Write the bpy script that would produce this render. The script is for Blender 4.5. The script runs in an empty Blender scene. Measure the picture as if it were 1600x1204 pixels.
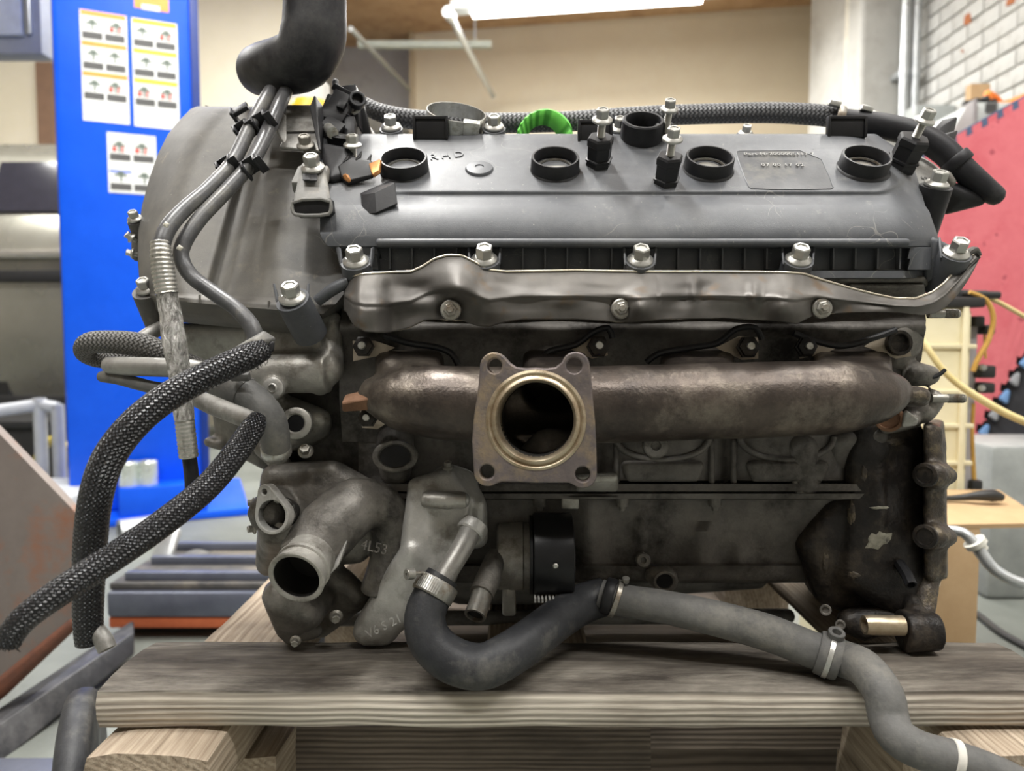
import bpy, bmesh, math, random
from mathutils import Vector, Matrix, noise

# ------------------------------------------------------------------ camera, world, lights
SC = bpy.context.scene
COL = SC.collection
F, CX, CY = 1160.0, 800.0, 602.0
PITCH = math.atan(72 / F)
CAM = Vector((0, 0, 0.5))
cam_d = bpy.data.cameras.new('camera')
cam_d.sensor_fit = 'HORIZONTAL'; cam_d.sensor_width = 36; cam_d.lens = F / 1600 * 36
cam_d.clip_start = 0.01; cam_d.clip_end = 100
cam_d.dof.use_dof = True; cam_d.dof.focus_distance = 0.455; cam_d.dof.aperture_fstop = 8.0
cam = bpy.data.objects.new('camera', cam_d); COL.objects.link(cam)
cam.location = CAM; cam.rotation_euler = (math.pi / 2 - PITCH, 0, 0)
SC.camera = cam
SC.view_settings.view_transform = 'Standard'
try: SC.view_settings.look = 'None'
except Exception: pass
SC.view_settings.gamma = 1; SC.view_settings.use_curve_mapping = False
SC.view_settings.exposure = 0.22
W = bpy.data.worlds.new('world'); SC.world = W; W.use_nodes = True
W.node_tree.nodes['Background'].inputs[0].default_value = (0.9, 0.95, 1, 1)
W.node_tree.nodes['Background'].inputs[1].default_value = 0.35
CEIL = 2.70
# shop strip lights: (x, y, z, rotation about z, power)
Q = math.pi / 2
LAMPS = [(-0.42, 0.95, CEIL - 0.12, Q, 62), (0.95, 0.75, CEIL - 0.12, Q, 20),
         (-0.9, -0.55, CEIL - 0.12, 0.0, 34), (0.9, -0.55, CEIL - 0.12, 0.0, 30),
         (-2.3, 2.6, CEIL - 0.12, 0.0, 40), (-0.9, 2.9, CEIL - 0.12, 0.0, 35), (1.0, 2.2, CEIL - 0.12, 0.0, 9),
         (0.38, 4.0, 2.275, -0.15, 42), (0.1, 3.4, CEIL - 0.12, 0.0, 35)]  # the last lamp is added, unseen, to brighten the far wall
for (x, y, z, r, p) in LAMPS:
    ld = bpy.data.lights.new('strip_light_glow', 'AREA'); ld.shape = 'RECTANGLE'
    ld.size = 1.25; ld.size_y = 0.07; ld.energy = p; ld.color = (1.0, 0.985, 0.95)
    lo = bpy.data.objects.new('strip_light_glow', ld); COL.objects.link(lo)
    lo.location = (x, y, z - 0.06); lo.rotation_euler = (0, 0, r)

# ------------------------------------------------------------------ helpers
sp, cp = math.sin(PITCH), math.cos(PITCH)
def P(px, py, Y):
    """photo pixel at world depth Y -> world point"""
    x = (px - CX) / F; y = -(py - CY) / F
    d = Vector((x, y * sp + cp, y * cp - sp))
    return CAM + d * (Y / d.y)
def M_(Y): return Y / F          # metres per pixel at depth Y
def V(*a): return Vector(a)
random.seed(7)
ORG = {}
def org(p): return ORG.get(p.name, Vector((0, 0, 0))) if p else Vector((0, 0, 0))
def thing(name, label, cat, loc, group=None, kind=None):
    o = bpy.data.objects.new(name, None); COL.objects.link(o); o.location = loc
    o.empty_display_size = 0.05
    o['label'] = label; o['category'] = cat
    if group: o['group'] = group
    if kind: o['kind'] = kind
    ORG[o.name] = Vector(loc); return o
def tag(o, label=None, cat=None, group=None, kind=None):
    if label: o['label'] = label
    if cat: o['category'] = cat
    if group: o['group'] = group
    if kind: o['kind'] = kind
    return o
def mesh_of(bm, name, mat, smooth=35):
    me = bpy.data.meshes.new(name)
    bmesh.ops.recalc_face_normals(bm, faces=bm.faces)
    bm.to_mesh(me); bm.free()
    if mat:
        for m in (mat if isinstance(mat, (list, tuple)) else [mat]): me.materials.append(m)
    shade(me, smooth); return me
def shade(me, smooth):
    if smooth:
        me.polygons.foreach_set('use_smooth', [True] * len(me.polygons))
        if smooth < 180: me.set_sharp_from_angle(angle=math.radians(smooth))
def obj(name, bm, mat, parent=None, smooth=35, label=None):
    """world-space bmesh -> one linked mesh object under parent"""
    me = mesh_of(bm, name, mat, smooth) if isinstance(bm, bmesh.types.BMesh) else bm
    o = bpy.data.objects.new(name, me); COL.objects.link(o)
    if parent:
        me.transform(Matrix.Translation(-org(parent))); o.parent = parent; ORG[o.name] = org(parent)
    if label: o['label'] = label
    return o
def inst(name, me, M, parent):
    o = bpy.data.objects.new(name, me); COL.objects.link(o)
    o.matrix_basis = Matrix.Translation(-org(parent)) @ M
    if parent: o.parent = parent
    return o
def selfbase(o, loc):
    """move a top-level mesh's origin to its base"""
    o.data.transform(Matrix.Translation(-Vector(loc))); o.location = loc; ORG[o.name] = Vector(loc); return o
def axis_M(pos, z, x=None, s=1.0):
    z = Vector(z).normalized()
    xx = Vector(x) if x else (Vector((1, 0, 0)) if abs(z.x) < 0.9 else Vector((0, 1, 0)))
    y = z.cross(xx).normalized(); xx = y.cross(z)
    m = Matrix((xx, y, z)).transposed().to_4x4()
    return Matrix.Translation(pos) @ m @ Matrix.Scale(s, 4)

def crom(pts, rad, step):
    """Catmull-Rom resample of points and radii"""
    n = len(pts); op, orr = [], []
    for i in range(n - 1):
        p0 = pts[i - 1] if i else pts[0] * 2 - pts[1]
        p1, p2 = pts[i], pts[i + 1]
        p3 = pts[i + 2] if i + 2 < n else pts[-1] * 2 - pts[-2]
        k = max(1, int((p2 - p1).length / step + 0.5))
        for j in range(k):
            t = j / k
            op.append(0.5 * ((2 * p1) + (p2 - p0) * t + (2 * p0 - 5 * p1 + 4 * p2 - p3) * t * t + (3 * p1 - p0 - 3 * p2 + p3) * t ** 3))
            orr.append(rad[i] + (rad[i + 1] - rad[i]) * t)
    op.append(pts[-1].copy()); orr.append(rad[-1]); return op, orr
def px(path):
    return [P(a[0], a[1], a[2]) for a in path], [a[3] * M_(a[2]) for a in path]
def tube(bm, pts, rad, seg=20, step=0.004, hollow=(0, 0), fn=None, wall=0.72, straight=False, dome=(0, 0)):
    if not isinstance(rad, (list, tuple)): rad = [rad] * len(pts)
    if not straight: pts, rad = crom(pts, rad, step)
    n = len(pts); uvl = bm.loops.layers.uv.verify()
    T = [(pts[min(i + 1, n - 1)] - pts[max(i - 1, 0)]).normalized() for i in range(n)]
    a = V(0, 0, 1) if abs(T[0].z) < 0.9 else V(1, 0, 0)
    u = (a - T[0] * a.dot(T[0])).normalized()
    rings = []; s = 0; rm = sum(rad) / n
    def ring(c, r, u, v, s=None):
        return [bm.verts.new(c + (u * math.cos(t) + v * math.sin(t)) * (r * (fn(s, t) if fn and s is not None else 1))) for t in [2 * math.pi * k / seg for k in range(seg)]]
    ss, fr = [], []
    for i in range(n):
        if i:
            u = (u - T[i] * u.dot(T[i])).normalized(); s += (pts[i] - pts[i - 1]).length
        v = T[i].cross(u); rings.append(ring(pts[i], rad[i], u, v, s)); ss.append(s); fr.append((u.copy(), v))
    def join(A, B, va, vb):
        for k in range(seg):
            f = bm.faces.new((A[k], A[(k + 1) % seg], B[(k + 1) % seg], B[k]))
            q = [(k / seg, va), ((k + 1) / seg, va), ((k + 1) / seg, vb), (k / seg, vb)]
            for l, c in zip(f.loops, q): l[uvl].uv = c
    C = 2 * math.pi * rm
    for i in range(n - 1): join(rings[i], rings[i + 1], ss[i] / C, ss[i + 1] / C)
    for e, h, dm in ((0, hollow[0], dome[0]), (n - 1, hollow[1], dome[1])):
        d = T[e] * (-1 if e == 0 else 1); u, v = fr[e]; R = rings[e]
        if h:
            r1 = ring(pts[e], rad[e] * wall, u, v); join(R, r1, 0, .05)
            r2 = ring(pts[e] - d * h, rad[e] * wall, u, v); join(r1, r2, 0, .3); bm.faces.new(r2)
        elif dm:
            for q in (0.35, 0.7, 0.92):
                r1 = ring(pts[e] + d * rad[e] * dm * math.sin(q * math.pi / 2), rad[e] * math.cos(q * math.pi / 2), u, v)
                join(R, r1, 0, .05); R = r1
            bm.faces.new(R)
        else: bm.faces.new(R)
    return bm
def ptube(path, seg=20, **k):
    bm = bmesh.new(); p, r = px(path); tube(bm, p, r, seg, **k); return bm
def lathe(bm, prof, M, seg=24, a0=0, hexa=()):
    """prof [(r,z)] revolved about local z; closed when r==0 at the ends"""
    prev = None
    for (r, z) in prof:
        if r <= 1e-9: cur = [bm.verts.new(M @ V(0, 0, z))]
        else: cur = [bm.verts.new(M @ V(r * math.cos(2 * math.pi * k / seg + a0), r * math.sin(2 * math.pi * k / seg + a0), z)) for k in range(seg)]
        if prev:
            if len(prev) == 1 and len(cur) > 1:
                for k in range(seg): bm.faces.new((prev[0], cur[k], cur[(k + 1) % seg]))
            elif len(cur) == 1 and len(prev) > 1:
                for k in range(seg): bm.faces.new((prev[k], prev[(k + 1) % seg], cur[0]))
            elif len(cur) > 1:
                for k in range(seg): bm.faces.new((prev[k], prev[(k + 1) % seg], cur[(k + 1) % seg], cur[k]))
        prev = cur
    return bm
def box(bm, c, size, R=None, bev=0):
    R = R or Matrix.Identity(3)
    r = bmesh.ops.create_cube(bm, size=1.0)
    vs = r['verts']
    for v in vs: v.co = Vector(c) + R @ V(v.co.x * size[0], v.co.y * size[1], v.co.z * size[2])
    if bev:
        es = list({e for v in vs for e in v.link_edges})
        bmesh.ops.bevel(bm, geom=es, offset=bev, segments=2, affect='EDGES', profile=0.5)
    return bm
def nbox(c, size, R=None, bev=0): return box(bmesh.new(), c, size, R, bev)
def box2(bm, lo, hi, bev=0):
    lo, hi = Vector(lo), Vector(hi); d = hi - lo
    return box(bm, (lo + hi) / 2, (abs(d.x), abs(d.y), abs(d.z)), None, bev)
def rotz(a): return Matrix.Rotation(math.radians(a), 3, 'Z')
def rotx(a): return Matrix.Rotation(math.radians(a), 3, 'X')
def hull(bm, pts, sub=2):
    """convex hull of spheres given as (px,py,Y,r_px)"""
    t = bmesh.new()
    for (x, y, Y, r) in pts:
        bmesh.ops.create_icosphere(t, subdivisions=sub, radius=max(r, 0.5) * M_(Y), matrix=Matrix.Translation(P(x, y, Y)))
    for f in list(t.faces): t.faces.remove(f)
    for e in list(t.edges): t.edges.remove(e)
    r = bmesh.ops.convex_hull(t, input=list(t.verts))
    bmesh.ops.delete(t, geom=[v for v in t.verts if not v.link_faces], context='VERTS')
    bmesh.ops.recalc_face_normals(t, faces=t.faces)
    mp = {v: bm.verts.new(v.co) for v in t.verts}
    for f in t.faces: bm.faces.new([mp[v] for v in f.verts])
    t.free(); return bm
def cone(bm, p0, p1, r0, r1, seg=24):
    z = p1 - p0; L = z.length
    return lathe(bm, [(0, 0), (r0, 0), (r1, L), (0, L)], axis_M(p0, z), seg)
def pcone(bm, a, b, seg=24): return cone(bm, P(*a[:3]), P(*b[:3]), a[3] * M_(a[2]), b[3] * M_(b[2]), seg)
def cup_prof(ro, ri, h, depth, bev=0.0006):
    return [(0, 0), (ro, 0), (ro, h - bev), (ro - bev, h), (ri + bev, h), (ri, h - bev), (ri, h - depth), (0, h - depth)]
def cast(name, bm, mat, parent, voxel=0.0015, smooth=5, label=None, rough=0.0, rs=60):
    """union the closed shapes of bm by voxel remesh and soften: a cast part with fillets"""
    bmesh.ops.recalc_face_normals(bm, faces=bm.faces)
    me = bpy.data.meshes.new('tmp'); bm.to_mesh(me); bm.free()
    o = bpy.data.objects.new('tmp', me); COL.objects.link(o)
    m = o.modifiers.new('r', 'REMESH'); m.mode = 'VOXEL'; m.voxel_size = voxel
    s = o.modifiers.new('s', 'SMOOTH'); s.factor = 0.5; s.iterations = smooth
    dg = bpy.context.evaluated_depsgraph_get(); dg.update()
    res = bpy.data.meshes.new_from_object(o.evaluated_get(dg))
    bpy.data.objects.remove(o); bpy.data.meshes.remove(me)
    res.name = name; res.materials.clear(); res.materials.append(mat)
    if rough:
        nv = [(v.co.copy(), v.normal.copy()) for v in res.vertices]; fl_ = []
        for c_, n_ in nv: fl_.extend(c_ + n_ * (rough * noise.noise(c_ * rs)))
        res.vertices.foreach_set('co', fl_); res.update()
    shade(res, 180)
    return obj(name, res, mat, parent, label=label)
def relief(rows, ncol, back, fn=None, sub=1, bm=None):
    """closed solid: rows (py,xL,xR,Y) give the front surface; the back is flat at depth `back`"""
    bm = bm or bmesh.new()
    R = []
    for i in range(len(rows) - 1):
        for k in range(sub):
            t = k / sub; R.append([a + (b - a) * t for a, b in zip(rows[i], rows[i + 1])])
    R.append(list(rows[-1])); G, Bk = [], []
    for (py, xl, xr, Y) in R:
        g, b = [], []
        for k in range(ncol + 1):
            u = k / ncol; x = xl + (xr - xl) * u; q = (x, py, Y)
            if fn: q = fn(x, py, Y, xl, xr)
            p = P(*q); g.append(bm.verts.new(p)); b.append(bm.verts.new((p.x, back, p.z)))
        G.append(g); Bk.append(b)
    n, m = len(G), ncol + 1
    for i in range(n - 1):
        for k in range(m - 1):
            bm.faces.new((G[i][k], G[i][k + 1], G[i + 1][k + 1], G[i + 1][k]))
            bm.faces.new((Bk[i][k], Bk[i + 1][k], Bk[i + 1][k + 1], Bk[i][k + 1]))
    for k in range(m - 1):
        bm.faces.new((G[0][k], Bk[0][k], Bk[0][k + 1], G[0][k + 1]))
        bm.faces.new((G[-1][k], G[-1][k + 1], Bk[-1][k + 1], Bk[-1][k]))
    for i in range(n - 1):
        bm.faces.new((G[i][0], G[i + 1][0], Bk[i + 1][0], Bk[i][0]))
        bm.faces.new((G[i][-1], Bk[i][-1], Bk[i + 1][-1], G[i + 1][-1]))
    return bm
def plate(loops, depth, bevel, M, mat, name, parent, label=None, smooth=40):
    """flat plate with holes (first loop outside), local xy -> world by M"""
    c = bpy.data.curves.new('tmp', 'CURVE'); c.dimensions = '2D'; c.fill_mode = 'BOTH'
    c.extrude = depth / 2; c.bevel_depth = bevel; c.bevel_resolution = 1; c.offset = -bevel
    for L in loops:
        s = c.splines.new('POLY'); s.points.add(len(L) - 1); s.use_cyclic_u = True
        for q, p in zip(s.points, L): q.co = (p[0], p[1], 0, 1)
    o = bpy.data.objects.new('tmp', c); COL.objects.link(o)
    dg = bpy.context.evaluated_depsgraph_get(); dg.update()
    me = bpy.data.meshes.new_from_object(o.evaluated_get(dg)); bpy.data.objects.remove(o)
    me.transform(M); me.name = name; me.materials.clear(); me.materials.append(mat); shade(me, smooth)
    return obj(name, me, mat, parent, label=label)
def circ(x, y, r, n=32): return [(x + r * math.cos(2 * math.pi * k / n), y + r * math.sin(2 * math.pi * k / n)) for k in range(n)]
def text(s, size, depth, M, mat, name, parent, spacing=1.0):
    c = bpy.data.curves.new('tmp', 'FONT'); c.body = s; c.size = size; c.extrude = depth; c.space_character = spacing
    c.align_x = 'CENTER'; c.align_y = 'CENTER'; c.resolution_u = 2
    o = bpy.data.objects.new('tmp', c); COL.objects.link(o)
    dg = bpy.context.evaluated_depsgraph_get(); dg.update()
    me = bpy.data.meshes.new_from_object(o.evaluated_get(dg)); bpy.data.objects.remove(o)
    me.transform(M); me.name = name; me.materials.clear(); me.materials.append(mat)
    return obj(name, me, mat, parent)
def smoothloop(pts, it=2):
    for _ in range(it):
        q = []
        for i in range(len(pts)):
            a, b = pts[i], pts[(i + 1) % len(pts)]
            q += [tuple(x * .75 + y * .25 for x, y in zip(a, b)), tuple(x * .25 + y * .75 for x, y in zip(a, b))]
        pts = q
    return pts

# ------------------------------------------------------------------ materials
class NT:
    def __init__(s, name):
        s.m = bpy.data.materials.new(name); s.m.use_nodes = True; s.t = s.m.node_tree
        s.b = s.t.nodes['Principled BSDF']; s.tc = s.t.nodes.new('ShaderNodeTexCoord')
    def n(s, typ, **k):
        x = s.t.nodes.new('ShaderNode' + typ)
        for a, v in k.items():
            if a.startswith('i_'):
                key = a[2:]; x.inputs[int(key) if key.isdigit() else key].default_value = v
            else: setattr(x, a, v)
        return x
    def l(s, a, b): s.t.links.new(a, b)
    def noise(s, scale, detail=4, rough=.55, stretch=None, src='Object', dist=0):
        t = s.n('TexNoise', i_Scale=scale, i_Detail=detail, i_Roughness=rough); t.inputs['Distortion'].default_value = dist
        o = s.tc.outputs[src]
        if stretch:
            mp = s.n('Mapping'); mp.inputs['Scale'].default_value = stretch; s.l(o, mp.inputs[0]); o = mp.outputs[0]
        s.l(o, t.inputs['Vector']); return t.outputs['Fac']
    def ramp(s, fac, stops):
        r = s.n('ValToRGB'); e = r.color_ramp.elements
        while len(e) < len(stops): e.new(0.5)
        for q, (p, c) in zip(e, stops):
            q.position = p; q.color = (c[0], c[1], c[2], 1) if isinstance(c, (tuple, list)) else (c, c, c, 1)
        s.l(fac, r.inputs[0]); return r.outputs[0]
    def mix(s, fac, a, b, typ='MIX'):
        m = s.n('Mix', data_type='RGBA', blend_type=typ)
        for v, i in ((fac, 0), (a, 6), (b, 7)):
            if isinstance(v, bpy.types.NodeSocket): s.l(v, m.inputs[i])
            elif i == 0: m.inputs[0].default_value = v
            else: m.inputs[i].default_value = (v[0], v[1], v[2], 1)
        return m.outputs[2]
    def math(s, op, a, b=0.0):
        m = s.n('Math', operation=op)
        for v, i in ((a, 0), (b, 1)):
            if isinstance(v, bpy.types.NodeSocket): s.l(v, m.inputs[i])
            else: m.inputs[i].default_value = v
        return m.outputs[0]
    def bump(s, h, strength=.3, dist=.001):
        b = s.n('Bump'); b.inputs['Strength'].default_value = strength; b.inputs['Distance'].default_value = dist
        s.l(h, b.inputs['Height']); s.l(b.outputs[0], s.b.inputs['Normal'])
    def out(s, col=None, rough=None, metal=None, spec=None):
        for v, k in ((col, 'Base Color'), (rough, 'Roughness'), (metal, 'Metallic'), (spec, 'Specular IOR Level')):
            if v is None: continue
            if isinstance(v, bpy.types.NodeSocket): s.l(v, s.b.inputs[k])
            elif k == 'Base Color': s.b.inputs[k].default_value = (v[0], v[1], v[2], 1)
            else: s.b.inputs[k].default_value = v
        return s.m
def mottled(name, c1, c2, scale=40, rough=.5, metal=0., bump=.15, bs=400, c3=None, s3=9, lo=.35, hi=.65, fleck=None, stretch=None, bd=.0006, r2=None):
    t = NT(name)
    a = t.noise(scale, 9, .74, stretch)
    col = t.ramp(a, [(lo, c1), (hi, c2)])
    if c3: col = t.mix(t.ramp(t.noise(s3, 9, .72), [(.5, 0), (.66, 1)]), col, c3)
    if fleck: col = t.mix(t.ramp(t.noise(fleck[1], 2, .5), [(fleck[2], 0), (fleck[2] + .03, 1)]), col, fleck[0])
    t.bump(t.noise(bs, 3), bump, bd)
    r = t.ramp(t.noise(scale * .7, 4), [(.3, r2 if r2 else max(.05, rough - .1)), (.7, min(1, rough + .1))])
    return t.out(col, r, metal, .3 if metal < .3 else None)
def flat(name, c, rough=.5, metal=0., bump=0):
    t = NT(name)
    v = t.noise(25, 4); col = t.ramp(v, [(.25, tuple(x * .88 for x in c)), (.75, tuple(min(1, x * 1.08) for x in c))])
    if bump: t.bump(t.noise(300, 3), bump, .0005)
    return t.out(col, rough, metal)
def emit(name, c, st):
    t = NT(name); t.b.inputs['Emission Color'].default_value = (*c, 1); t.b.inputs['Emission Strength'].default_value = st
    return t.out(c, .5)

MT = {}
def nylon(name, c1, c2, dust, dust2, rough):
    t = NT(name)
    col = t.ramp(t.noise(30, 9, .75), [(.3, c1), (.7, c2)])
    col = t.mix(t.ramp(t.noise(9, 6, .7), [(.46, 0), (.72, .75)]), col, dust)
    col = t.mix(t.ramp(t.noise(45, 6, .75), [(.60, 0), (.72, .6)]), col, dust2)
    vo = t.n('TexVoronoi', feature='DISTANCE_TO_EDGE', i_Scale=38.0); nz = t.n('TexNoise', i_Scale=20.0); t.l(t.tc.outputs['Object'], nz.inputs['Vector'])
    mx = t.n('Mix', data_type='VECTOR'); mx.inputs[0].default_value = .06; t.l(t.tc.outputs['Object'], mx.inputs[4]); t.l(nz.outputs['Color'], mx.inputs[5]); t.l(mx.outputs[1], vo.inputs['Vector'])
    hair = t.math('MULTIPLY', t.math('LESS_THAN', vo.outputs['Distance'], .006), t.ramp(t.noise(14, 3), [(.56, 0), (.62, .5)]))
    col = t.mix(hair, col, (.26, .25, .23))
    col = t.mix(t.ramp(t.noise(420, 3, .6), [(.70, 0), (.74, .8)]), col, (.30, .29, .26))
    t.bump(t.noise(1400, 2), .25, .0003)
    return t.out(col, t.ramp(t.noise(12, 5), [(.3, rough - .08), (.7, rough + .12)]), 0, .4)
MT['cover'] = nylon('black_nylon', (.064, .068, .076), (.096, .101, .111), (.165, .168, .170), (.22, .216, .205), .42)
MT['front'] = nylon('dusty_nylon', (.082, .080, .077), (.130, .125, .116), (.205, .192, .165), (.25, .222, .17), .52)
MT['black'] = mottled('black_plastic', (.012, .012, .014), (.024, .024, .026), 40, .45, 0, .1, 600)
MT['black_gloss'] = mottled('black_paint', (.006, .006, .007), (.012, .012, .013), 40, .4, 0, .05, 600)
MT['zinc'] = mottled('zinc_plate', (.42, .42, .40), (.60, .60, .57), 120, .36, .8, .12, 900, (.27, .25, .20), 90)
MT['zinc_dull'] = mottled('dull_steel', (.28, .27, .25), (.42, .41, .37), 120, .45, .8, .15, 900, (.20, .15, .10), 80)
MT['alu'] = mottled('cast_aluminium', (.29, .28, .255), (.46, .445, .41), 34, .46, .5, .4, 700, (.13, .117, .098), 26, bd=.0005)
MT['alu_light'] = mottled('clean_cast_aluminium', (.38, .375, .355), (.56, .55, .525), 36, .46, .45, .4, 800, (.21, .195, .17), 28, bd=.0005)
MT['alu_dark'] = mottled('grimy_aluminium', (.10, .094, .085), (.26, .243, .218), 30, .5, .4, .45, 600, (.030, .027, .024), 20, bd=.0007)
MT['block'] = mottled('dirty_block', (.088, .082, .076), (.185, .172, .158), 28, .58, .25, .4, 500, (.026, .023, .021), 18, bd=.0007)
MT['oily'] = mottled('oily_black', (.008, .007, .007), (.026, .022, .019), 30, .42, .1, .5, 300, (.06, .048, .036), 30, bd=.0012)
MT['oily_edge'] = mottled('oily_iron', (.035, .029, .025), (.085, .07, .055), 60, .42, .35, .6, 500, (.16, .13, .085), 120, bd=.001)
MT['rust'] = mottled('rusted_iron', (.048, .040, .036), (.108, .088, .074), 26, .40, .7, .25, 500, (.21, .182, .15), 19, bd=.0009)
MT['rust_flange'] = mottled('flange_iron', (.125, .112, .115), (.225, .185, .175), 60, .46, .6, .4, 500, (.30, .235, .16), 40, bd=.0007)
MT['rust_ear'] = mottled('orange_rust', (.16, .085, .05), (.27, .15, .09), 60, .7, .2, .4, 500)
MT['brass'] = mottled('heat_tinted_steel', (.42, .34, .23), (.56, .48, .36), 60, .35, .75, .2, 500, (.30, .22, .14), 40)
MT['gasket'] = mottled('gasket_steel', (.30, .25, .19), (.40, .34, .27), 60, .5, .5, .2, 500)
MT['rubber'] = mottled('rubber', (.018, .019, .022), (.042, .043, .046), 34, .5, 0, .3, 500, (.10, .097, .088), 22, bd=.0006)
MT['rubber_dusty'] = mottled('dusty_rubber', (.085, .085, .083), (.155, .152, .145), 30, .6, 0, .3, 500, (.22, .21, .185), 20, bd=.0006)
MT['rubber_dark'] = mottled('dark_rubber', (.012, .012, .014), (.024, .024, .028), 30, .5, 0, .15, 500, (.055, .054, .053), 14)
MT['line'] = mottled('fuel_line', (.055, .056, .06), (.11, .11, .112), 40, .38, .1, .2, 500, (.17, .165, .145), 24)
MT['tin'] = mottled('grey_tube_steel', (.26, .255, .24), (.38, .37, .35), 40, .45, .5, .2, 500, (.15, .14, .125), 28)
MT['green'] = flat('green_webbing', (.10, .62, .06), .6)
MT['copper'] = flat('bare_copper', (.55, .26, .10), .35, .8)
MT['white_mark'] = flat('paint_mark', (.6, .58, .5), .6)
MT['grey_conn'] = mottled('grey_connector', (.19, .187, .178), (.28, .275, .26), 30, .55, 0, .15, 600, (.33, .30, .25), 30)
MT['chalk'] = mottled('peeled_paint', (.34, .33, .26), (.46, .44, .36), 60, .7)

def shield_mat():
    t = NT('shield_steel')
    col = t.ramp(t.noise(14, 6, .6), [(.30, (.060, .055, .050)), (.52, (.110, .103, .095)), (.75, (.17, .158, .142))])
    col = t.mix(t.ramp(t.noise(60, 3), [(.60, 0), (.75, 1)]), col, (.12, .085, .055))
    t.bump(t.noise(180, 4), .18, .0006); return t.out(col, t.ramp(t.noise(20), [(.3, .46), (.7, .66)]), .5)
MT['shield'] = shield_mat()
MT['shield_rim'] = mottled('cut_edge_highlight', (.62, .56, .45), (.8, .74, .62), 50, .3, .9, .05)

def braid_mat(name, n, c_lo, c_hi, c_glint, rough=.42, bd=.0012):
    t = NT(name); s = t.n('SeparateXYZ'); t.l(t.tc.outputs['UV'], s.inputs[0])
    u, v = s.outputs[0], s.outputs[1]
    a = t.math('MULTIPLY', t.math('ADD', u, v), n); b = t.math('MULTIPLY', t.math('SUBTRACT', u, v), n)
    fa = t.math('FLOOR', a); fb = t.math('FLOOR', b)
    par = t.math('MODULO', t.math('ABSOLUTE', t.math('ADD', fa, fb)), 2.0)
    sa = t.math('ABSOLUTE', t.math('SINE', t.math('MULTIPLY', a, math.pi)))
    sb = t.math('ABSOLUTE', t.math('SINE', t.math('MULTIPLY', b, math.pi)))
    h = t.math('ADD', t.math('MULTIPLY', sa, par), t.math('MULTIPLY', sb, t.math('SUBTRACT', 1.0, par)))
    col = t.ramp(h, [(.15, c_lo), (.9, c_hi)])
    fl = t.ramp(t.math('MULTIPLY', t.math('MULTIPLY', sa, sb), t.noise(900, 1)), [(.50, 0), (.57, 1)])
    col = t.mix(fl, col, c_glint)  # pale flecks where strands cross are glints painted into the colour
    t.bump(h, .9, bd); return t.out(col, rough)
MT['braid'] = braid_mat('black_braid', 20, (.003, .003, .004), (.022, .022, .025), (.34, .36, .40), .30)
MT['braid_grey'] = braid_mat('grey_braid', 16, (.05, .048, .045), (.13, .125, .118), (.22, .21, .2), .6, .0009)
MT['braid_rubber'] = braid_mat('textile_rubber', 14, (.03, .031, .034), (.07, .071, .075), (.26, .26, .27), .45, .0007)
def foil_mat(name, stretch, scale, bd):
    t = NT(name); h = t.noise(scale, 6, .75, stretch, dist=1.5)
    col = t.ramp(h, [(.36, (.22, .215, .20)), (.50, (.58, .57, .54)), (.60, (.92, .91, .88))])
    t.bump(h, 1.0, bd); return t.out(col, .26, .6)
MT['foil'] = foil_mat('crinkled_foil', (1, 1, .35), 330, .006)
MT['foil_rib'] = mottled('ribbed_foil', (.42, .41, .38), (.66, .65, .61), 90, .3, .7, .3, 600, (.25, .235, .20), 60)
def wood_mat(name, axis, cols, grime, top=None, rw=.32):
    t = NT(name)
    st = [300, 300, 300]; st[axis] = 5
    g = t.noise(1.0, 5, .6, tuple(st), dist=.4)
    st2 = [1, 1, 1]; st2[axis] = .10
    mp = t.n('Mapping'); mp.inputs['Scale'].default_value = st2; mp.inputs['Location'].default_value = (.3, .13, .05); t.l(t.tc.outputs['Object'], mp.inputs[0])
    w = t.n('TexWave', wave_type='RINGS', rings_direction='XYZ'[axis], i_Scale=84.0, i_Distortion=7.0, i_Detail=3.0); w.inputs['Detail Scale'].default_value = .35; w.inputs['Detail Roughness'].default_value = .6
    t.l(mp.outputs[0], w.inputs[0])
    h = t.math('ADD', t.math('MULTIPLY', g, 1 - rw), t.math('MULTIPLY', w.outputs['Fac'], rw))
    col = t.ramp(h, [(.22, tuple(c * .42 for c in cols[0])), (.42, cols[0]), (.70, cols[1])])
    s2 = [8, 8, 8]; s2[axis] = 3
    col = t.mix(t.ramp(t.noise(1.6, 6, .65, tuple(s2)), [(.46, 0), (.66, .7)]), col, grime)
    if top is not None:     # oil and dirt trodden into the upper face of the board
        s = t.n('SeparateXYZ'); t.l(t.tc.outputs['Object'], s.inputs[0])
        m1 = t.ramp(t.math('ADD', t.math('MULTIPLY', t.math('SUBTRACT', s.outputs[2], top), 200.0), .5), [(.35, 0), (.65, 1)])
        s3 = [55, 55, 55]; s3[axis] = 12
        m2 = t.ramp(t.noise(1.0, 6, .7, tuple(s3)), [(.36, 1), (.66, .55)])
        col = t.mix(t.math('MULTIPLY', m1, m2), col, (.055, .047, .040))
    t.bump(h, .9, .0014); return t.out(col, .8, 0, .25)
ZT = P(800, 1076, .425).z; ZB = P(800, 1143, .425).z
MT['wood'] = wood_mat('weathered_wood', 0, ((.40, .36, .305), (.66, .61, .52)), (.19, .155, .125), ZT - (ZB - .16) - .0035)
MT['wood_y'] = wood_mat('weathered_wood_lengthwise', 1, ((.36, .285, .21), (.58, .485, .375)), (.19, .155, .12), None, .14)
MT['wood_dark'] = wood_mat('dark_wood', 0, ((.13, .105, .085), (.23, .19, .155)), (.06, .05, .042))
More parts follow.
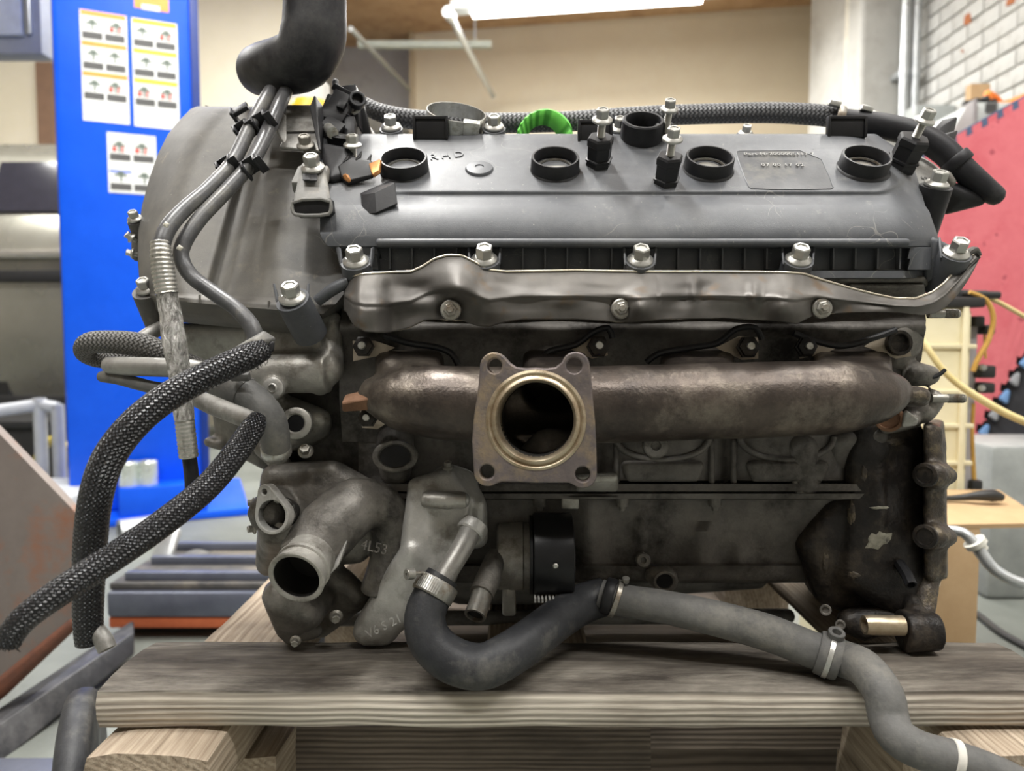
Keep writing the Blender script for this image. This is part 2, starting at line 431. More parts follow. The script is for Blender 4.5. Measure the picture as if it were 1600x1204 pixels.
# ------------------------------------------------------------------ room
def struct(name, bm, mat, parent=None, smooth=0):
    o = obj(name, bm, mat, parent, smooth); o['kind'] = 'structure'; return o
def concrete(name, c1, c2, sc=3):
    t = NT(name); col = t.ramp(t.noise(sc, 8, .65), [(.32, c1), (.68, c2)])
    col = t.mix(t.ramp(t.noise(sc * 5, 6, .7), [(.60, 0), (.75, .6)]), col, tuple(x * .6 for x in c1))
    t.bump(t.noise(90, 5), .3, .002); return t.out(col, .55)
M_floor = concrete('shop_floor', (.115, .125, .112), (.205, .22, .20))
M_cream = mottled('cream_paint', (.72, .66, .50), (.78, .72, .57), 2, .6, 0, .05, 60)
M_beige = mottled('beige_board', (.78, .67, .49), (.84, .74, .55), 1.5, .6, 0, .05, 60, (.86, .78, .60), .7)
M_white = mottled('white_paint', (.50, .495, .465), (.57, .565, .535), 5, .55, 0, .12, 60, (.43, .417, .39), 6)
M_brick = mottled('painted_brick', (.52, .52, .50), (.61, .605, .58), 16, .6, 0, .5, 120, (.42, .408, .385), 22, bd=.004)
M_mortar = mottled('painted_mortar', (.42, .41, .385), (.54, .53, .50), 20, .7, 0, .4, 120)
M_redbrick = mottled('bare_brick', (.36, .12, .05), (.46, .18, .08), 30, .8)
M_ceil = mottled('osb_ceiling', (.50, .31, .165), (.62, .40, .23), 9, .75, 0, .2, 60, (.40, .23, .12), 5)
M_trim = flat('brown_trim', (.22, .13, .08), .6)
FL_ = bmesh.new(); box2(FL_, (-4.2, -2.6, -.06), (2.25, 7.2, 0)); struct('floor', FL_, M_floor)
cb = bmesh.new(); box2(cb, (-4.2, -2.6, CEIL), (2.25, 7.2, CEIL + .08)); CE = struct('ceiling', cb, M_ceil)
for i, y in enumerate((1.2, 2.4, 3.6, 4.6)):
    b = bmesh.new(); box2(b, (-4.1, y - .045, CEIL - .07), (2.2, y + .045, CEIL)); obj('joist', b, flat('joist_wood', (.27, .155, .08), .75), CE, 0)
# far wall in two boards, nearer on the right
A, B_, = P(646, 300, 5.5), P(1330, 300, 5.0)
d = (B_ - A).normalized(); nn = V(-d.y, d.x, 0)
b = bmesh.new(); vs = []
for z in (0, CEIL):
    for q in (A, B_ + d * .6, B_ + d * .6 + nn * .1, A + nn * .1): vs.append(b.verts.new((q.x, q.y, z)))
for i in range(4): b.faces.new((vs[i], vs[(i + 1) % 4], vs[4 + (i + 1) % 4], vs[4 + i]))
b.faces.new(vs[:4]); b.faces.new(vs[4:]); struct('wall_far', b, M_beige)
b = bmesh.new(); box2(b, (-4.2, 5.75, 0), (A.x + .1, 5.85, CEIL)); struct('wall_back', b, M_white)
tr = bmesh.new(); box2(tr, (A.x - .9, 5.66, 2.05), (A.x, 5.75, 2.16)); struct('trim_1', tr, flat('grey_beam', (.45, .44, .38), .6))
tr = bmesh.new(); box2(tr, (A.x - .02, A.y - .03, 0), (A.x + .02, A.y + .06, CEIL)); struct('trim_2', tr, flat('corner_trim', (.55, .45, .30), .6))
b = bmesh.new(); box2(b, (-4.25, -2.6, 0), (-4.15, 7.2, CEIL)); struct('wall_left', b, mottled('tan_wall', (.40, .37, .30), (.48, .44, .36), 3, .7))
b = bmesh.new(); box2(b, (-4.2, -2.7, 0), (2.3, -2.6, CEIL)); struct('wall_front', b, mottled('dim_wall', (.30, .29, .26), (.38, .37, .33), 3, .7))
# partition behind the lift on the left, cream, with brown trim
pa, pb = P(-40, 300, 4.3), P(452, 300, 4.3)
b = bmesh.new(); box2(b, (pa.x - .6, 4.3, 0), (pb.x, 4.4, CEIL)); struct('wall_partition', b, M_cream)
b = bmesh.new(); q = P(72, 100, 4.28); box2(b, (q.x - .05, 4.26, 0), (q.x + .04, 4.30, 2.05)); struct('trim_3', b, M_trim)
b = bmesh.new(); q = P(0, 82, 4.28); box2(b, (q.x - .8, 4.24, q.z - .02), (P(80, 82, 4.28).x, 4.30, q.z + .05)); struct('trim_4', b, M_trim)
# right wall: painted brick, bricks near the frame are separate pieces
XW = 2.0
b = bmesh.new(); box2(b, (XW + .004, -2.6, 0), (XW + .2, 5.4, CEIL)); WR = struct('wall_right', b, M_mortar)
bb = bmesh.new(); box(bb, (0, 0, 0), (.016, .208, .066), None, .004); BR1 = mesh_of(bb, 'brick', M_brick, 40)
bb = bmesh.new(); box(bb, (0, 0, 0), (.016, .208, .066), None, .004); BR2 = mesh_of(bb, 'brick', M_redbrick, 40)
rn = random.Random(5); k = 0
for r in range(18):
    for c in range(8):
        z = .86 + r * .0755; y = 2.25 + c * .218 + (r % 2) * .109
        if y > 3.72: continue
        k += 1
        inst('brick', BR1, Matrix.Translation((XW + rn.uniform(-.002, .002), y, z)) @ Matrix.Rotation(rn.uniform(-.006, .006), 4, 'X'), WR)
for (x, y, w, h) in ((1492, 30, .05, .05), (1556, 2, .05, .03), (1486, 80, .012, .012)):
    Yq = XW * F / (x - CX); q = P(x, y, Yq * .995); b = bmesh.new()
    vs = [b.verts.new((XW - .0125, q.y + a * w * .9, q.z + c_ * h)) for a, c_ in ((-.5, -.5), (.5, -.35), (.45, .4), (-.2, .5), (-.55, .1))]; f = b.faces.new(vs)
    r_ = bmesh.ops.extrude_face_region(b, geom=[f]); [setattr(v.co, 'x', v.co.x + .006) for v in r_['geom'] if isinstance(v, bmesh.types.BMVert)]
    obj('chipped_patch', b, M_redbrick, WR)
# pilaster at the far end of the right wall
b = bmesh.new(); a = P(1338, 300, 3.75); box2(b, (a.x, 3.75, 0), (XW + .02, 4.4, CEIL), .02); struct('wall_pilaster', b, M_white)
# thin pale pipe at the pilaster corner, conduits, electrical box, downpipe
def cyl_thing(name, label, cat, x, y, r, z0, z1, mat, extra=None):
    t = thing(name, label, cat, (x, y, z0)); b = bmesh.new(); tube(b, [V(x, y, z0), V(x, y, z1)], r, 18, straight=True); obj('pipe', b, mat, t); return t
M_galv = mottled('galvanised', (.45, .48, .50), (.58, .60, .61), 40, .35, .7, .1)
q = P(1324, 100, 3.9); cyl_thing('wall_pipe', 'thin pale pipe beside the white pilaster corner', 'pipe', q.x, 3.9, .016, 0, CEIL, flat('pale_pipe', (.66, .62, .52), .5))
for (x, lab) in ((1413, 'left galvanised conduit on the white pilaster'), (1430, 'right galvanised conduit beside the brick wall')):
    q = P(x, 100, 3.66); t = cyl_thing('conduit', lab, 'conduit', q.x, 3.66, .021, 1.0, CEIL, M_galv)
    t['group'] = 'galvanised conduits on the pilaster'
    for zz in (1.2, 1.78, 2.3):
        b = bmesh.new(); lathe(b, [(.02, -.02), (.0245, -.02), (.0245, .02), (.02, .02)], Matrix.Translation((q.x, 3.66, zz)), 18); obj('coupling', b, M_galv, t)
        b = bmesh.new(); box2(b, (q.x - .022, 3.68, zz - .012), (q.x + .022, 3.75, zz + .012)); obj('strap', b, M_galv, t)
a, b_ = P(1431, 163, 3.4), P(1467, 205, 3.4); t = thing('junction_box', 'grey electrical box at the foot of the conduits', 'electrical box', ((a.x + b_.x) / 2, 3.45, b_.z))
b = bmesh.new(); box2(b, (a.x, 3.40, b_.z), (1.990, 3.50, a.z), .006); obj('box', b, flat('grey_enamel', (.42, .45, .45), .45), t)
b = bmesh.new(); lathe(b, [(0, 0), (.012, 0), (.010, .006), (0, .006)], axis_M(P(1454, 186, 3.40), (0, -1, 0)), 14); obj('knockout', b, flat('dark_knob', (.1, .1, .09), .5), t)
q = P(1594, 60, 2.7); cyl_thing('downpipe', 'thick white pipe running up the brick wall at right edge', 'pipe', 1.92, 2.70, .055, 0, CEIL, flat('white_pipe', (.78, .79, .75), .4))

# strip lights (each lamp has a light of its own at the top of the script)
M_tube = emit('lit_tube', (1, .98, .93), 9); M_house = flat('white_enamel', (.75, .76, .74), .4)
names = ['strip light on the ceiling ahead to the left of the engine', 'strip light on the ceiling ahead to the right of the engine', 'strip light on the ceiling behind the viewer at left', 'strip light on the ceiling behind the viewer at right', 'strip light on the ceiling over the parked car', 'strip light on the ceiling past the blue lift', 'strip light on the ceiling by the brick wall', 'bright strip light hanging below the brown ceiling at top of picture', 'added unseen strip light on the ceiling brightening the far wall']
for (x, y, z, r, p), lab in zip(LAMPS, names):
    t = thing('strip_light', lab, 'ceiling light', (x, y, z), 'shop strip lights'); R = rotz(math.degrees(r))
    b = bmesh.new(); box(b, (x, y, z), (1.42 if z < CEIL - .3 else 1.34, .10, .045), R, .008); obj('housing', b, M_house, t)
    for s in (-.028, .028):
        b = bmesh.new(); c0 = V(x, y, z) + R @ V(-.6, s, -.036); c1 = V(x, y, z) + R @ V(.6, s, -.036); tube(b, [c0, c1], .013, 12, straight=True); obj('lamp_tube', b, M_tube, t)
    if z < CEIL - .3:
        for s in (-.5, .5):
            b = bmesh.new(); c0 = V(x, y, z) + R @ V(s, 0, .02); tube(b, [c0, V(c0.x, c0.y, CEIL - .0)], .006, 8, straight=True); obj('hanger', b, M_galv, t)
# hanging pipe and rail under the ceiling
p0, p1 = P(702, 22, 4.0), P(770, 150, 5.15); t = thing('hanging_pipe', 'grey pipe slanting down from the strip light to the beige wall', 'pipe', p1)
b = bmesh.new(); tube(b, [p0, p1], .018, 14, straight=True, dome=(.6, .6)); obj('pipe', b, M_galv, t); b = bmesh.new(); lathe(b, [(0, -.03), (.03, -.03), (.03, .03), (0, .03)], axis_M(p0, p1 - p0), 14); obj('joint', b, M_galv, t)
p0, p1 = P(560, 70, 4.6), P(768, 67, 4.6); t = thing('ceiling_rail', 'thin grey-green rail hung below the brown ceiling', 'rail', p0)
b = bmesh.new(); box2(b, (p0.x, 4.58, p0.z - .018), (p1.x, 4.62, p0.z + .018)); obj('rail', b, flat('green_grey', (.36, .38, .32), .5), t)
b = bmesh.new(); q = P(742, 60, 4.6); tube(b, [V(q.x, 4.6, p0.z), V(q.x, 4.6, CEIL)], .008, 8, straight=True); obj('hanger', b, M_galv, t)
p0, p1 = P(548, 45, 3.9), P(640, 140, 5.4); t = thing('hanging_pipe', 'thin dark pipe slanting behind the intake hose', 'pipe', p1)
b = bmesh.new(); tube(b, [p0, p1], .014, 12, straight=True); obj('pipe', b, flat('dark_pipe', (.25, .25, .23), .5), t)

# ------------------------------------------------------------------ pallet under the engine
TH = ZT - ZB
PAL = thing('pallet', 'weathered wooden pallet frame carrying the engine', 'pallet', (0, .6, ZB - .16))
def board(name, lo, hi, axis, mat, parent, seed=0, n=60, wob=.0012):
    b = bmesh.new(); lo, hi = Vector(lo), Vector(hi); L = hi[axis] - lo[axis]; o1, o2 = [i for i in range(3) if i != axis]
    prev = None; first = None
    prof = []
    w1, w2 = hi[o1] - lo[o1], hi[o2] - lo[o2]; c = .0022
    for (s, t_) in ((0, 0), (.25, 0), (.5, 0), (.75, 0), (1, 0), (1, .33), (1, .66), (1, 1), (.75, 1), (.5, 1), (.25, 1), (0, 1), (0, .66), (0, .33)): prof.append((s, t_))
    for i in range(n + 1):
        u = i / n; ring = []
        for (s, t_) in prof:
            p = Vector((0, 0, 0)); p[axis] = lo[axis] + L * u; p[o1] = lo[o1] + w1 * s; p[o2] = lo[o2] + w2 * t_
            if s in (0, 1) and t_ in (0, 1): p[o1] += c * (1 - 2 * s); p[o2] += c * (1 - 2 * t_)
            q = V(p.x * 22 + seed * 9.1, p.y * 22, p.z * 22)
            d_ = V(noise.noise(q), noise.noise(q + V(31, 0, 0)), noise.noise(q + V(0, 57, 0))) * wob
            if i in (0, n): d_[axis] *= 2
            ring.append(b.verts.new(p + d_))
        if prev:
            m_ = len(ring)
            for k in range(m_): b.faces.new((prev[k], prev[(k + 1) % m_], ring[(k + 1) % m_], ring[k]))
        else: b.faces.new(ring)
        prev = ring
    b.faces.new(prev); return obj(name, b, mat, parent, 60)
xl = P(148, 1085, .425).x
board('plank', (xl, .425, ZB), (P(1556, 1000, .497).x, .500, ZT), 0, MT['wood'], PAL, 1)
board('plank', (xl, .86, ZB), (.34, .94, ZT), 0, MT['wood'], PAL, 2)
board('stringer', (P(128, 1178, .401).x, .401, ZB - .036), (-.168, 1.0, ZB - .0004), 1, MT['wood_y'], PAL, 3)
board('stringer', (P(1512, 1160, .401).x, .401, ZB - .016), (.335, 1.0, ZB - .0004), 1, MT['wood_y'], PAL, 4)
board('stringer', (-.02, .55, ZB - .036), (.06, 1.0, ZB - .0004), 1, MT['wood_y'], PAL, 7)
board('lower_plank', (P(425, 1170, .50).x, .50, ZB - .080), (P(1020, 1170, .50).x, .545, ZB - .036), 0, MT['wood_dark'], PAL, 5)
board('lower_plank', (P(1010, 1170, .52).x, .55, ZB - .085), (.42, .59, ZB - .030), 0, MT['wood_dark'], PAL, 6); board('lower_plank', (.02, .62, ZB - .15), (.45, .66, ZB - .05), 0, MT['wood_dark'], PAL, 16)  # boards added to darken the gap where bright floor showed through
for i_, y_ in enumerate((.60, .71, .82)): board('lower_plank', (-.14, y_, ZB - .092), (.24, y_ + .10, ZB - .070), 0, MT['wood_dark'], PAL, 12 + i_, 24)  # cross boards added to keep the space under the engine dark
board('foot_block', (-.225, .46, .0), (-.15, .56, ZB - .036), 2, MT['wood_y'], PAL, 8, 12)
board('foot_block', (.25, .46, .0), (.33, .56, ZB - .016), 2, MT['wood_y'], PAL, 9, 12)
board('foot_block', (-.225, .86, .0), (-.15, .96, ZB - .036), 2, MT['wood_y'], PAL, 10, 12)
board('foot_block', (.25, .86, .0), (.33, .96, ZB - .016), 2, MT['wood_y'], PAL, 11, 12)
# ------------------------------------------------------------------ the engine
ZT = P(800, 1076, .425).z          # top of the deck planks
NB = V(0, -math.sin(math.radians(40)), math.cos(math.radians(40)))    # bank axis: up and outboard
UPV = V(0, 0, 1)
ENG = thing('engine', 'dirty aluminium eight-cylinder car engine with black valve cover standing on wooden pallet', 'engine', (0, .56, ZT))

def bolt_mesh(name, mat, shank=1.2, thread=True):
    """flange bolt, washer radius 1, seat at z=0, head up"""
    bm = bmesh.new(); I = Matrix.Identity(4)
    lathe(bm, [(0, -.02), (1.0, -.02), (1.0, .16), (.93, .24), (.70, .40), (0, .40)], I, 28)
    lathe(bm, [(0, .3), (.66, .3), (.68, 1.12), (.60, 1.22), (.44, 1.22), (.40, 1.12), (0, 1.10)], I, 6, .3)
    if shank:
        pr = [(0, -shank)]; z = -shank
        while z < -.05:
            pr += [(.36, z), (.40, z + .05)]; z += .1
        pr += [(.36, 0), (0, 0)]
        lathe(bm, pr, I, 14)
    return mesh_of(bm, name, mat, 30)
BOLT = bolt_mesh('bolt', MT['zinc'], .8)
BOLT_L = bolt_mesh('bolt_long', MT['zinc'], 2.6)
BOLT_D = bolt_mesh('bolt_dull', MT['zinc_dull'], .8)
def bolt(px_, py_, Y, r, parent, me=None, ax=None, spin=0, name='bolt'):
    return inst(name, me or BOLT, axis_M(P(px_, py_, Y), ax or NB, (math.cos(spin), .01, math.sin(spin) * .3), r * M_(Y)), parent)

# ---- cylinder head (dark casting behind the manifold) and block
def head_fn(x, y, Y, xl, xr):
    b = .010 * math.exp(-((y - 512) / 14) ** 2)
    for c in (640, 870, 1100, 1330): b += .012 * math.exp(-((x - c) / 55) ** 2 - ((y - 545) / 34) ** 2)
    return (x, y, Y - b)
HEAD = obj('cylinder_head', relief([(440, 540, 1440, .512), (480, 535, 1445, .503), (500, 532, 1447, .496), (520, 530, 1445, .500), (560, 530, 1440, .503), (620, 530, 1420, .505), (690, 535, 1400, .512)], 120, .74, head_fn, 4), MT['block'], ENG, 60)
# narrow ledge and gasket strip under the cover
bm = bmesh.new(); hull(bm, [(560, 436, .485, 5), (1440, 436, .485, 5), (560, 446, .50, 6), (1450, 448, .50, 6), (1445, 430, .52, 6), (560, 430, .52, 6)])
hull(bm, [(1330, 447, .486, 4), (1440, 447, .486, 4), (1440, 470, .50, 8), (1330, 470, .50, 8)])
obj('head_ledge', bm, MT['alu_dark'], ENG, 50)

def block_fn(x, y, Y, xl, xr):
    b = 0
    if y < 752:
        for c, w in ((1035, 96), (1230, 96)): b += .012 * max(0, 1 - ((x - c) / w) ** 2) ** .5
    if 776 < y < 910:
        b += .010 * math.exp(-((x - 925) / 26) ** 2) * (1 if y < 890 else .4)
        b += .008 * math.exp(-((x - 1100) / 24) ** 2) * (1 if 820 < y < 888 else 0)
        b += .005 * math.exp(-((x - 1003) / 9) ** 2) * (1 if 806 < y < 850 else 0)
        b += .006 * math.exp(-((x - 1157) / 14) ** 2) * (1 if 858 < y < 890 else 0)
    if xr - x < 60 and y > 790: b -= .02 * ((60 - (xr - x)) / 60)
    return (x, y, Y - b)
rows = [(660, 560, 1420, .515), (700, 560, 1410, .512), (742, 560, 1400, .511), (754, 560, 1380, .510), (756, 560, 1370, .4955), (767, 560, 1365, .494), (769, 560, 1365, .500), (771, 560, 1365, .4935), (779, 560, 1360, .494), (781, 560, 1350, .505),
        (830, 560, 1320, .507), (880, 600, 1300, .512), (884, 620, 1290, .506), (905, 640, 1280, .508), (910, 650, 1270, .516)]
BLK = obj('engine_block', relief(rows, 150, .80, block_fn, 3), MT['block'], ENG, 50)
for c in (1035, 1230):
    bm = bmesh.new(); tube(bm, [P(c + 74 * math.cos(a), 682 + 36 * math.sin(a), .4985 + .004 * abs(math.cos(a))) for a in [math.pi * i / 12 for i in range(13)]], 5.5 * M_(.5), 10, .004); obj('bore_ridge', bm, MT['block'], BLK, 60)
    bm = bmesh.new(); hull(bm, [(c - 56, 728, .4985, 9), (c + 56, 728, .4985, 9), (c - 50, 744, .4975, 8), (c + 50, 744, .4975, 8), (c, 735, .51, 20)]); obj('bore_web', bm, MT['block'], BLK, 60)
# dark mass of the block behind the front casting
bm = bmesh.new(); hull(bm, [(470, 500, .55, 20), (560, 500, .53, 20), (470, 740, .55, 20), (600, 780, .53, 20), (470, 500, .75, 20), (600, 760, .75, 20)]); obj('block_front', bm, MT['block'], ENG, 50)
# ribs and posts of the block
for (x, w) in ((963, 5), (1112, 5), (1146, 5), (1378, 5)):
    bm = bmesh.new(); hull(bm, [(x, 690, .505, w), (x, 752, .500, w), (x, 690, .52, w), (x, 752, .52, w)]); obj('rib', bm, MT['block'], BLK, 40)
for (x, y) in ((972, 778), (1117, 778), (843, 778)):
    bm = bmesh.new(); pcone(bm, (x, y - 4, .499, 11), (x, y + 12, .499, 10)); pcone(bm, (x, y + 10, .499, 6), (x, y + 19, .499, 5), 12); obj('stud', bm, MT['alu_dark'], BLK)
for (x, y, r) in ((1025, 696, 20), (1256, 757, 19), (1005, 875, 12)):
    bm = bmesh.new(); m = axis_M(P(x, y, .497), (0, -1, .18), None, M_(.497))
    lathe(bm, [(0, -22), (r, -22), (r, 0), (r - 2, 2), (r * .42, 2), (r * .36, 0), (r * .36, -4), (0, -4)], m, 24); obj('oil_plug', bm, MT['alu_dark'], BLK)
# lug of the block with a slanted web (right of centre)
bm = bmesh.new(); hull(bm, [(1250, 700, .505, 26), (1258, 755, .502, 22), (1270, 700, .53, 30)]); hull(bm, [(1310, 690, .505, 16), (1370, 680, .505, 18), (1300, 760, .52, 14)])
cast('mount_lug', bm, MT['block'], ENG, .0018, 4)
# embossed casting numbers
CN = lambda x, y, Y, tilt=0: axis_M(P(x, y, Y), (0, -1, .1), (1, 0, 0))
text('4R3 234G', .0085, .0004, axis_M(P(1038, 735, .5095), (0, -1, .1), (1, 0, 0)), MT['block'], 'casting_number', BLK)
# drain boss with hole below the block
bm = bmesh.new(); hull(bm, [(1020, 898, .50, 13), (1020, 898, .53, 13), (1038, 905, .50, 22), (1038, 905, .53, 22)]); obj('drain_boss', bm, MT['alu_dark'], BLK, 50)
bm = bmesh.new(); lathe(bm, cup_prof(18, 13, 3, 2.5, .8), axis_M(P(1038, 907, .4905), (0, -1, -.2), None, M_(.49)), 24); lathe(bm, [(0, 0), (12, 0), (9, -1), (0, -1)], axis_M(P(1038, 907, .4903), (0, -1, -.2), None, M_(.49)), 24); obj('drain_port', bm, MT['alu_dark'], BLK)
bm = bmesh.new(); lathe(bm, [(0, 0), (12.5, 0), (12.5, .8), (0, .8)], axis_M(P(1038, 907, .4895), (0, -1, -.2), None, M_(.49)), 24); obj('port_hole_shade', bm, MT['black_gloss'], BLK)  # black disc paints the shade inside the drain hole

# ---- bell housing end
bm = bmesh.new()
hull(bm, [(1345, 672, .505, 20), (1420, 672, .52, 20), (1330, 900, .500, 24), (1430, 960, .500, 20), (1330, 900, .75, 20), (1430, 700, .75, 20), (1430, 960, .75, 10)])
hull(bm, [(1310, 796, .512, 30), (1262, 850, .505, 20), (1290, 925, .512, 20), (1400, 965, .52, 26), (1240, 850, .7, 20), (1400, 960, .7, 26)])
hull(bm, [(1366, 770, .497, 16), (1372, 870, .497, 12), (1366, 700, .505, 14)])
BELL = cast('bell_housing', bm, MT['oily'], ENG, .0022, 4, rough=.0012)
bm = bmesh.new()
xa, xb = 1450, 1476
hull(bm, [(xa, 668, .492, 6), (xb - 8, 668, .492, 3), (xb - 2, 690, .50, 3), (xa, 900, .492, 6), (xb, 900, .495, 3), (xa, 660, .72, 6), (xb - 6, 660, .72, 4), (xa, 900, .72, 6), (xb, 900, .72, 4)])
for y in (742, 838):
    hull(bm, [(xa + 8, y, .483, 22), (xa + 8, y, .60, 22), (xb + 2, y, .487, 16)])
hull(bm, [(xa - 2, 900, .50, 12), (xb - 14, 900, .50, 8), (1430, 975, .487, 14), (1448, 960, .487, 12)])
FL = cast('mounting_flange', bm, MT['oily_edge'], BELL, .0018, 4, rough=.0008, rs=150)
for y in (742, 838):
    bm = bmesh.new(); m = axis_M(P(1446, y, .4655), (-.75, -.65, .1), None, M_(.48))
    lathe(bm, [(0, 0), (19, 0), (18, 3), (13, 4), (12, 1), (0, 0.5)], m, 20); obj('bolt_boss', bm, MT['oily'], BELL)
zf = ZT
bm = bmesh.new()
Yf = .478; cz = zf + 33 * M_(Yf); pc = P(1437, 980, Yf); 
cone(bm, V(pc.x - .012, Yf, cz), V(pc.x + .011, Yf, cz), 33 * M_(Yf), 32 * M_(Yf), 30)
hull(bm, [(1425, 940, .49, 14), (1435, 965, .48, 16), (1425, 940, .53, 14)])
cast('housing_foot', bm, MT['oily'], BELL, .0016, 3, rough=.001)
bm = bmesh.new(); tube(bm, [P(1350, 976, .472), P(1362, 976, .472), P(1410, 977, .472)], [15 * M_(.47), 16 * M_(.47), 16 * M_(.47)], 24, hollow=(.006, 0), straight=True); obj('dowel_bush', bm, MT['brass'], BELL)
bm = bmesh.new(); hull(bm, [(1330, 970, .50, 22), (1350, 985, .495, 16), (1400, 960, .50, 20), (1400, 960, .53, 20)]); obj('housing_skirt', bm, MT['oily'], BELL, 50)
bm = bmesh.new(); tube(bm, [P(1405, 880, .492), P(1418, 900, .480), P(1424, 914, .474)], [9 * M_(.48)] * 3, 8, hollow=(0, .006), straight=True); obj('sensor_plug', bm, MT['black'], BELL)
from mathutils.bvhtree import BVHTree
def stick(target, name, pts, mat, parent, lift=.0007, label=None):
    """thin irregular flake lying on the surface of target, outline given in pixels"""
    O = org(target); tree = BVHTree.FromPolygons([v.co + O for v in target.data.vertices], [list(p.vertices) for p in target.data.polygons])
    cx = sum(p[0] for p in pts) / len(pts); cy = sum(p[1] for p in pts) / len(pts); bm = bmesh.new(); rings = []
    for k in (0, .35, .7, 1.0):
        rg = []
        for (x, y) in pts:
            q = P(cx + (x - cx) * k, cy + (y - cy) * k, .3); d = (q - CAM).normalized(); hit = tree.ray_cast(CAM, d)
            if hit[0] is None: bm.free(); return None
            rg.append(bm.verts.new(hit[0] + hit[1] * (lift if k < 1 else lift * .2)))
            if k == 0: break
        rings.append(rg)
    n = len(pts)
    for i in range(n): bm.faces.new((rings[0][0], rings[1][i], rings[1][(i + 1) % n]))
    for a, b in zip(rings[1:], rings[2:]):
        for i in range(n): bm.faces.new((a[i], b[i], b[(i + 1) % n], a[(i + 1) % n]))
    return obj(name, bm, mat, parent, 60, label=label)
def blob(cx, cy, rx, ry, seed, n=22):
    rr = random.Random(seed); return [(cx + rx * math.cos(2 * math.pi * k / n) * rr.uniform(.7, 1.15), cy + ry * math.sin(2 * math.pi * k / n) * rr.uniform(.7, 1.15)) for k in range(n)]
MT['chalk'] = mottled('peeled_paint', (.20, .19, .15), (.33, .32, .26), 90, .7, 0, .3, 400, (.05, .045, .04), 70)
stick(BELL, 'peeled_patch', [(1351, 856), (1357, 846), (1356, 840), (1362, 832), (1369, 835), (1374, 829), (1384, 833), (1394, 832), (1392, 842), (1386, 849), (1380, 850), (1372, 858), (1362, 856)], MT['chalk'], BELL, label='pale peeled patch on the oily housing')
stick(BELL, 'worn_edge', blob(1375, 793, 16, 2.5, 4), MT['chalk'], BELL)
for i, (x, y, rx, ry) in enumerate(((1332, 898, 12, 6), (1350, 740, 5, 14), (1400, 690, 14, 6), (1420, 900, 8, 12), (1290, 880, 6, 16), (1330, 800, 7, 20))): stick(BELL, 'grease_smear', blob(x, y, rx, ry, 20 + i), MT['oily_edge'], BELL)
for (x, y, r) in ((1290, 952, 9), (1313, 975, 8)):
    bm = bmesh.new(); lathe(bm, cup_prof(r, r * .6, 4, 3, .5), axis_M(P(x, y, .495), (-.4, -.9, .1), None, M_(.49)), 14); obj('oil_pan_lug', bm, MT['alu_dark'], BELL)

# ---- right end of head: lugs, port, broken tab
bm = bmesh.new()
hull(bm, [(1400, 520, .497, 24), (1432, 512, .500, 14), (1400, 560, .505, 18), (1424, 545, .505, 14), (1400, 520, .55, 24), (1430, 512, .55, 14)])
hull(bm, [(1430, 584, .500, 20), (1452, 586, .502, 16), (1430, 584, .54, 20)])
hull(bm, [(1440, 640, .503, 22), (1456, 625, .505, 18), (1440, 640, .55, 20), (1400, 640, .52, 20)])
hull(bm, [(1385, 668, .492, 10), (1425, 655, .496, 12), (1385, 668, .53, 10), (1425, 660, .53, 12)])
cast('head_end', bm, MT['alu_dark'], ENG, .0015, 3)
bm = bmesh.new(); hull(bm, [(1416, 645, .480, 4), (1431, 655, .480, 3), (1412, 664, .482, 3), (1428, 662, .482, 3), (1416, 650, .50, 5), (1430, 660, .50, 4)]); obj('cast_tab', bm, MT['alu_light'], ENG, 40, label='pale broken casting tab')
bm = bmesh.new(); lathe(bm, cup_prof(22, 16, 8, 7, 1), axis_M(P(1388, 652, .488), (-.35, -1, -.1), None, M_(.48)), 24); obj('coolant_port', bm, MT['rust_ear'], ENG)
for (x, y, Y, L) in ((1455, 622, .495, 50), (1450, 490, .50, 46)):
    bm = bmesh.new(); 
    pr = [(0, 0)]; 
    z = 0
    while z < L * .45: pr.append((7, z)); z += 4
    while z < L - 2: pr += [(6.3, z), (7.2, z + 1)]; z += 2
    pr += [(6, L), (0, L)]
    lathe(bm, pr, axis_M(P(x, y, Y), (1, -.1, 0), None, M_(Y)), 16); obj('stud', bm, MT['zinc_dull'], ENG)
bm = bmesh.new(); p, r = px([(1450, 590, .497, 3.4), (1462, 588, .495, 3.4), (1472, 582, .494, 3.2), (1477, 577, .494, 3)]); tube(bm, p, r, 8, .002); obj('cable_tie', bm, MT['black'], ENG)

# ---- exhaust manifold
bm = bmesh.new()
p, r = px([(585, 616, .462, 30), (620, 622, .456, 48), (680, 628, .452, 58), (760, 632, .448, 60), (838, 632, .448, 60), (920, 632, .448, 61), (1060, 628, .450, 60), (1200, 624, .451, 60), (1310, 620, .452, 58), (1370, 616, .456, 44), (1398, 612, .464, 28)])
tube(bm, p, r, 32, .008, dome=(.8, .8))
for (x, w) in ((640, 62), (868, 60), (1090, 66), (1330, 70)):
    hull(bm, [(x - w + 22, 560, .490, 14), (x + w - 22, 560, .490, 14), (x - w + 30, 580, .465, 22), (x + w - 30, 580, .465, 22), (x, 612, .458, 46), (x - w + 22, 600, .49, 14), (x + w - 22, 600, .49, 14)])
# end ears
hull(bm, [(555, 628, .462, 14), (590, 616, .462, 16), (555, 632, .468, 12)])
hull(bm, [(1375, 612, .465, 14), (1440, 617, .470, 14), (1425, 622, .470, 14)])
# outlet neck
pcone(bm, (838, 655, .409, 68), (838, 640, .46, 58), 40)
MAN = cast('exhaust_manifold', bm, MT['rust'], ENG, .0016, 7, label='rust-brown cast iron exhaust manifold', rough=.0003, rs=90)
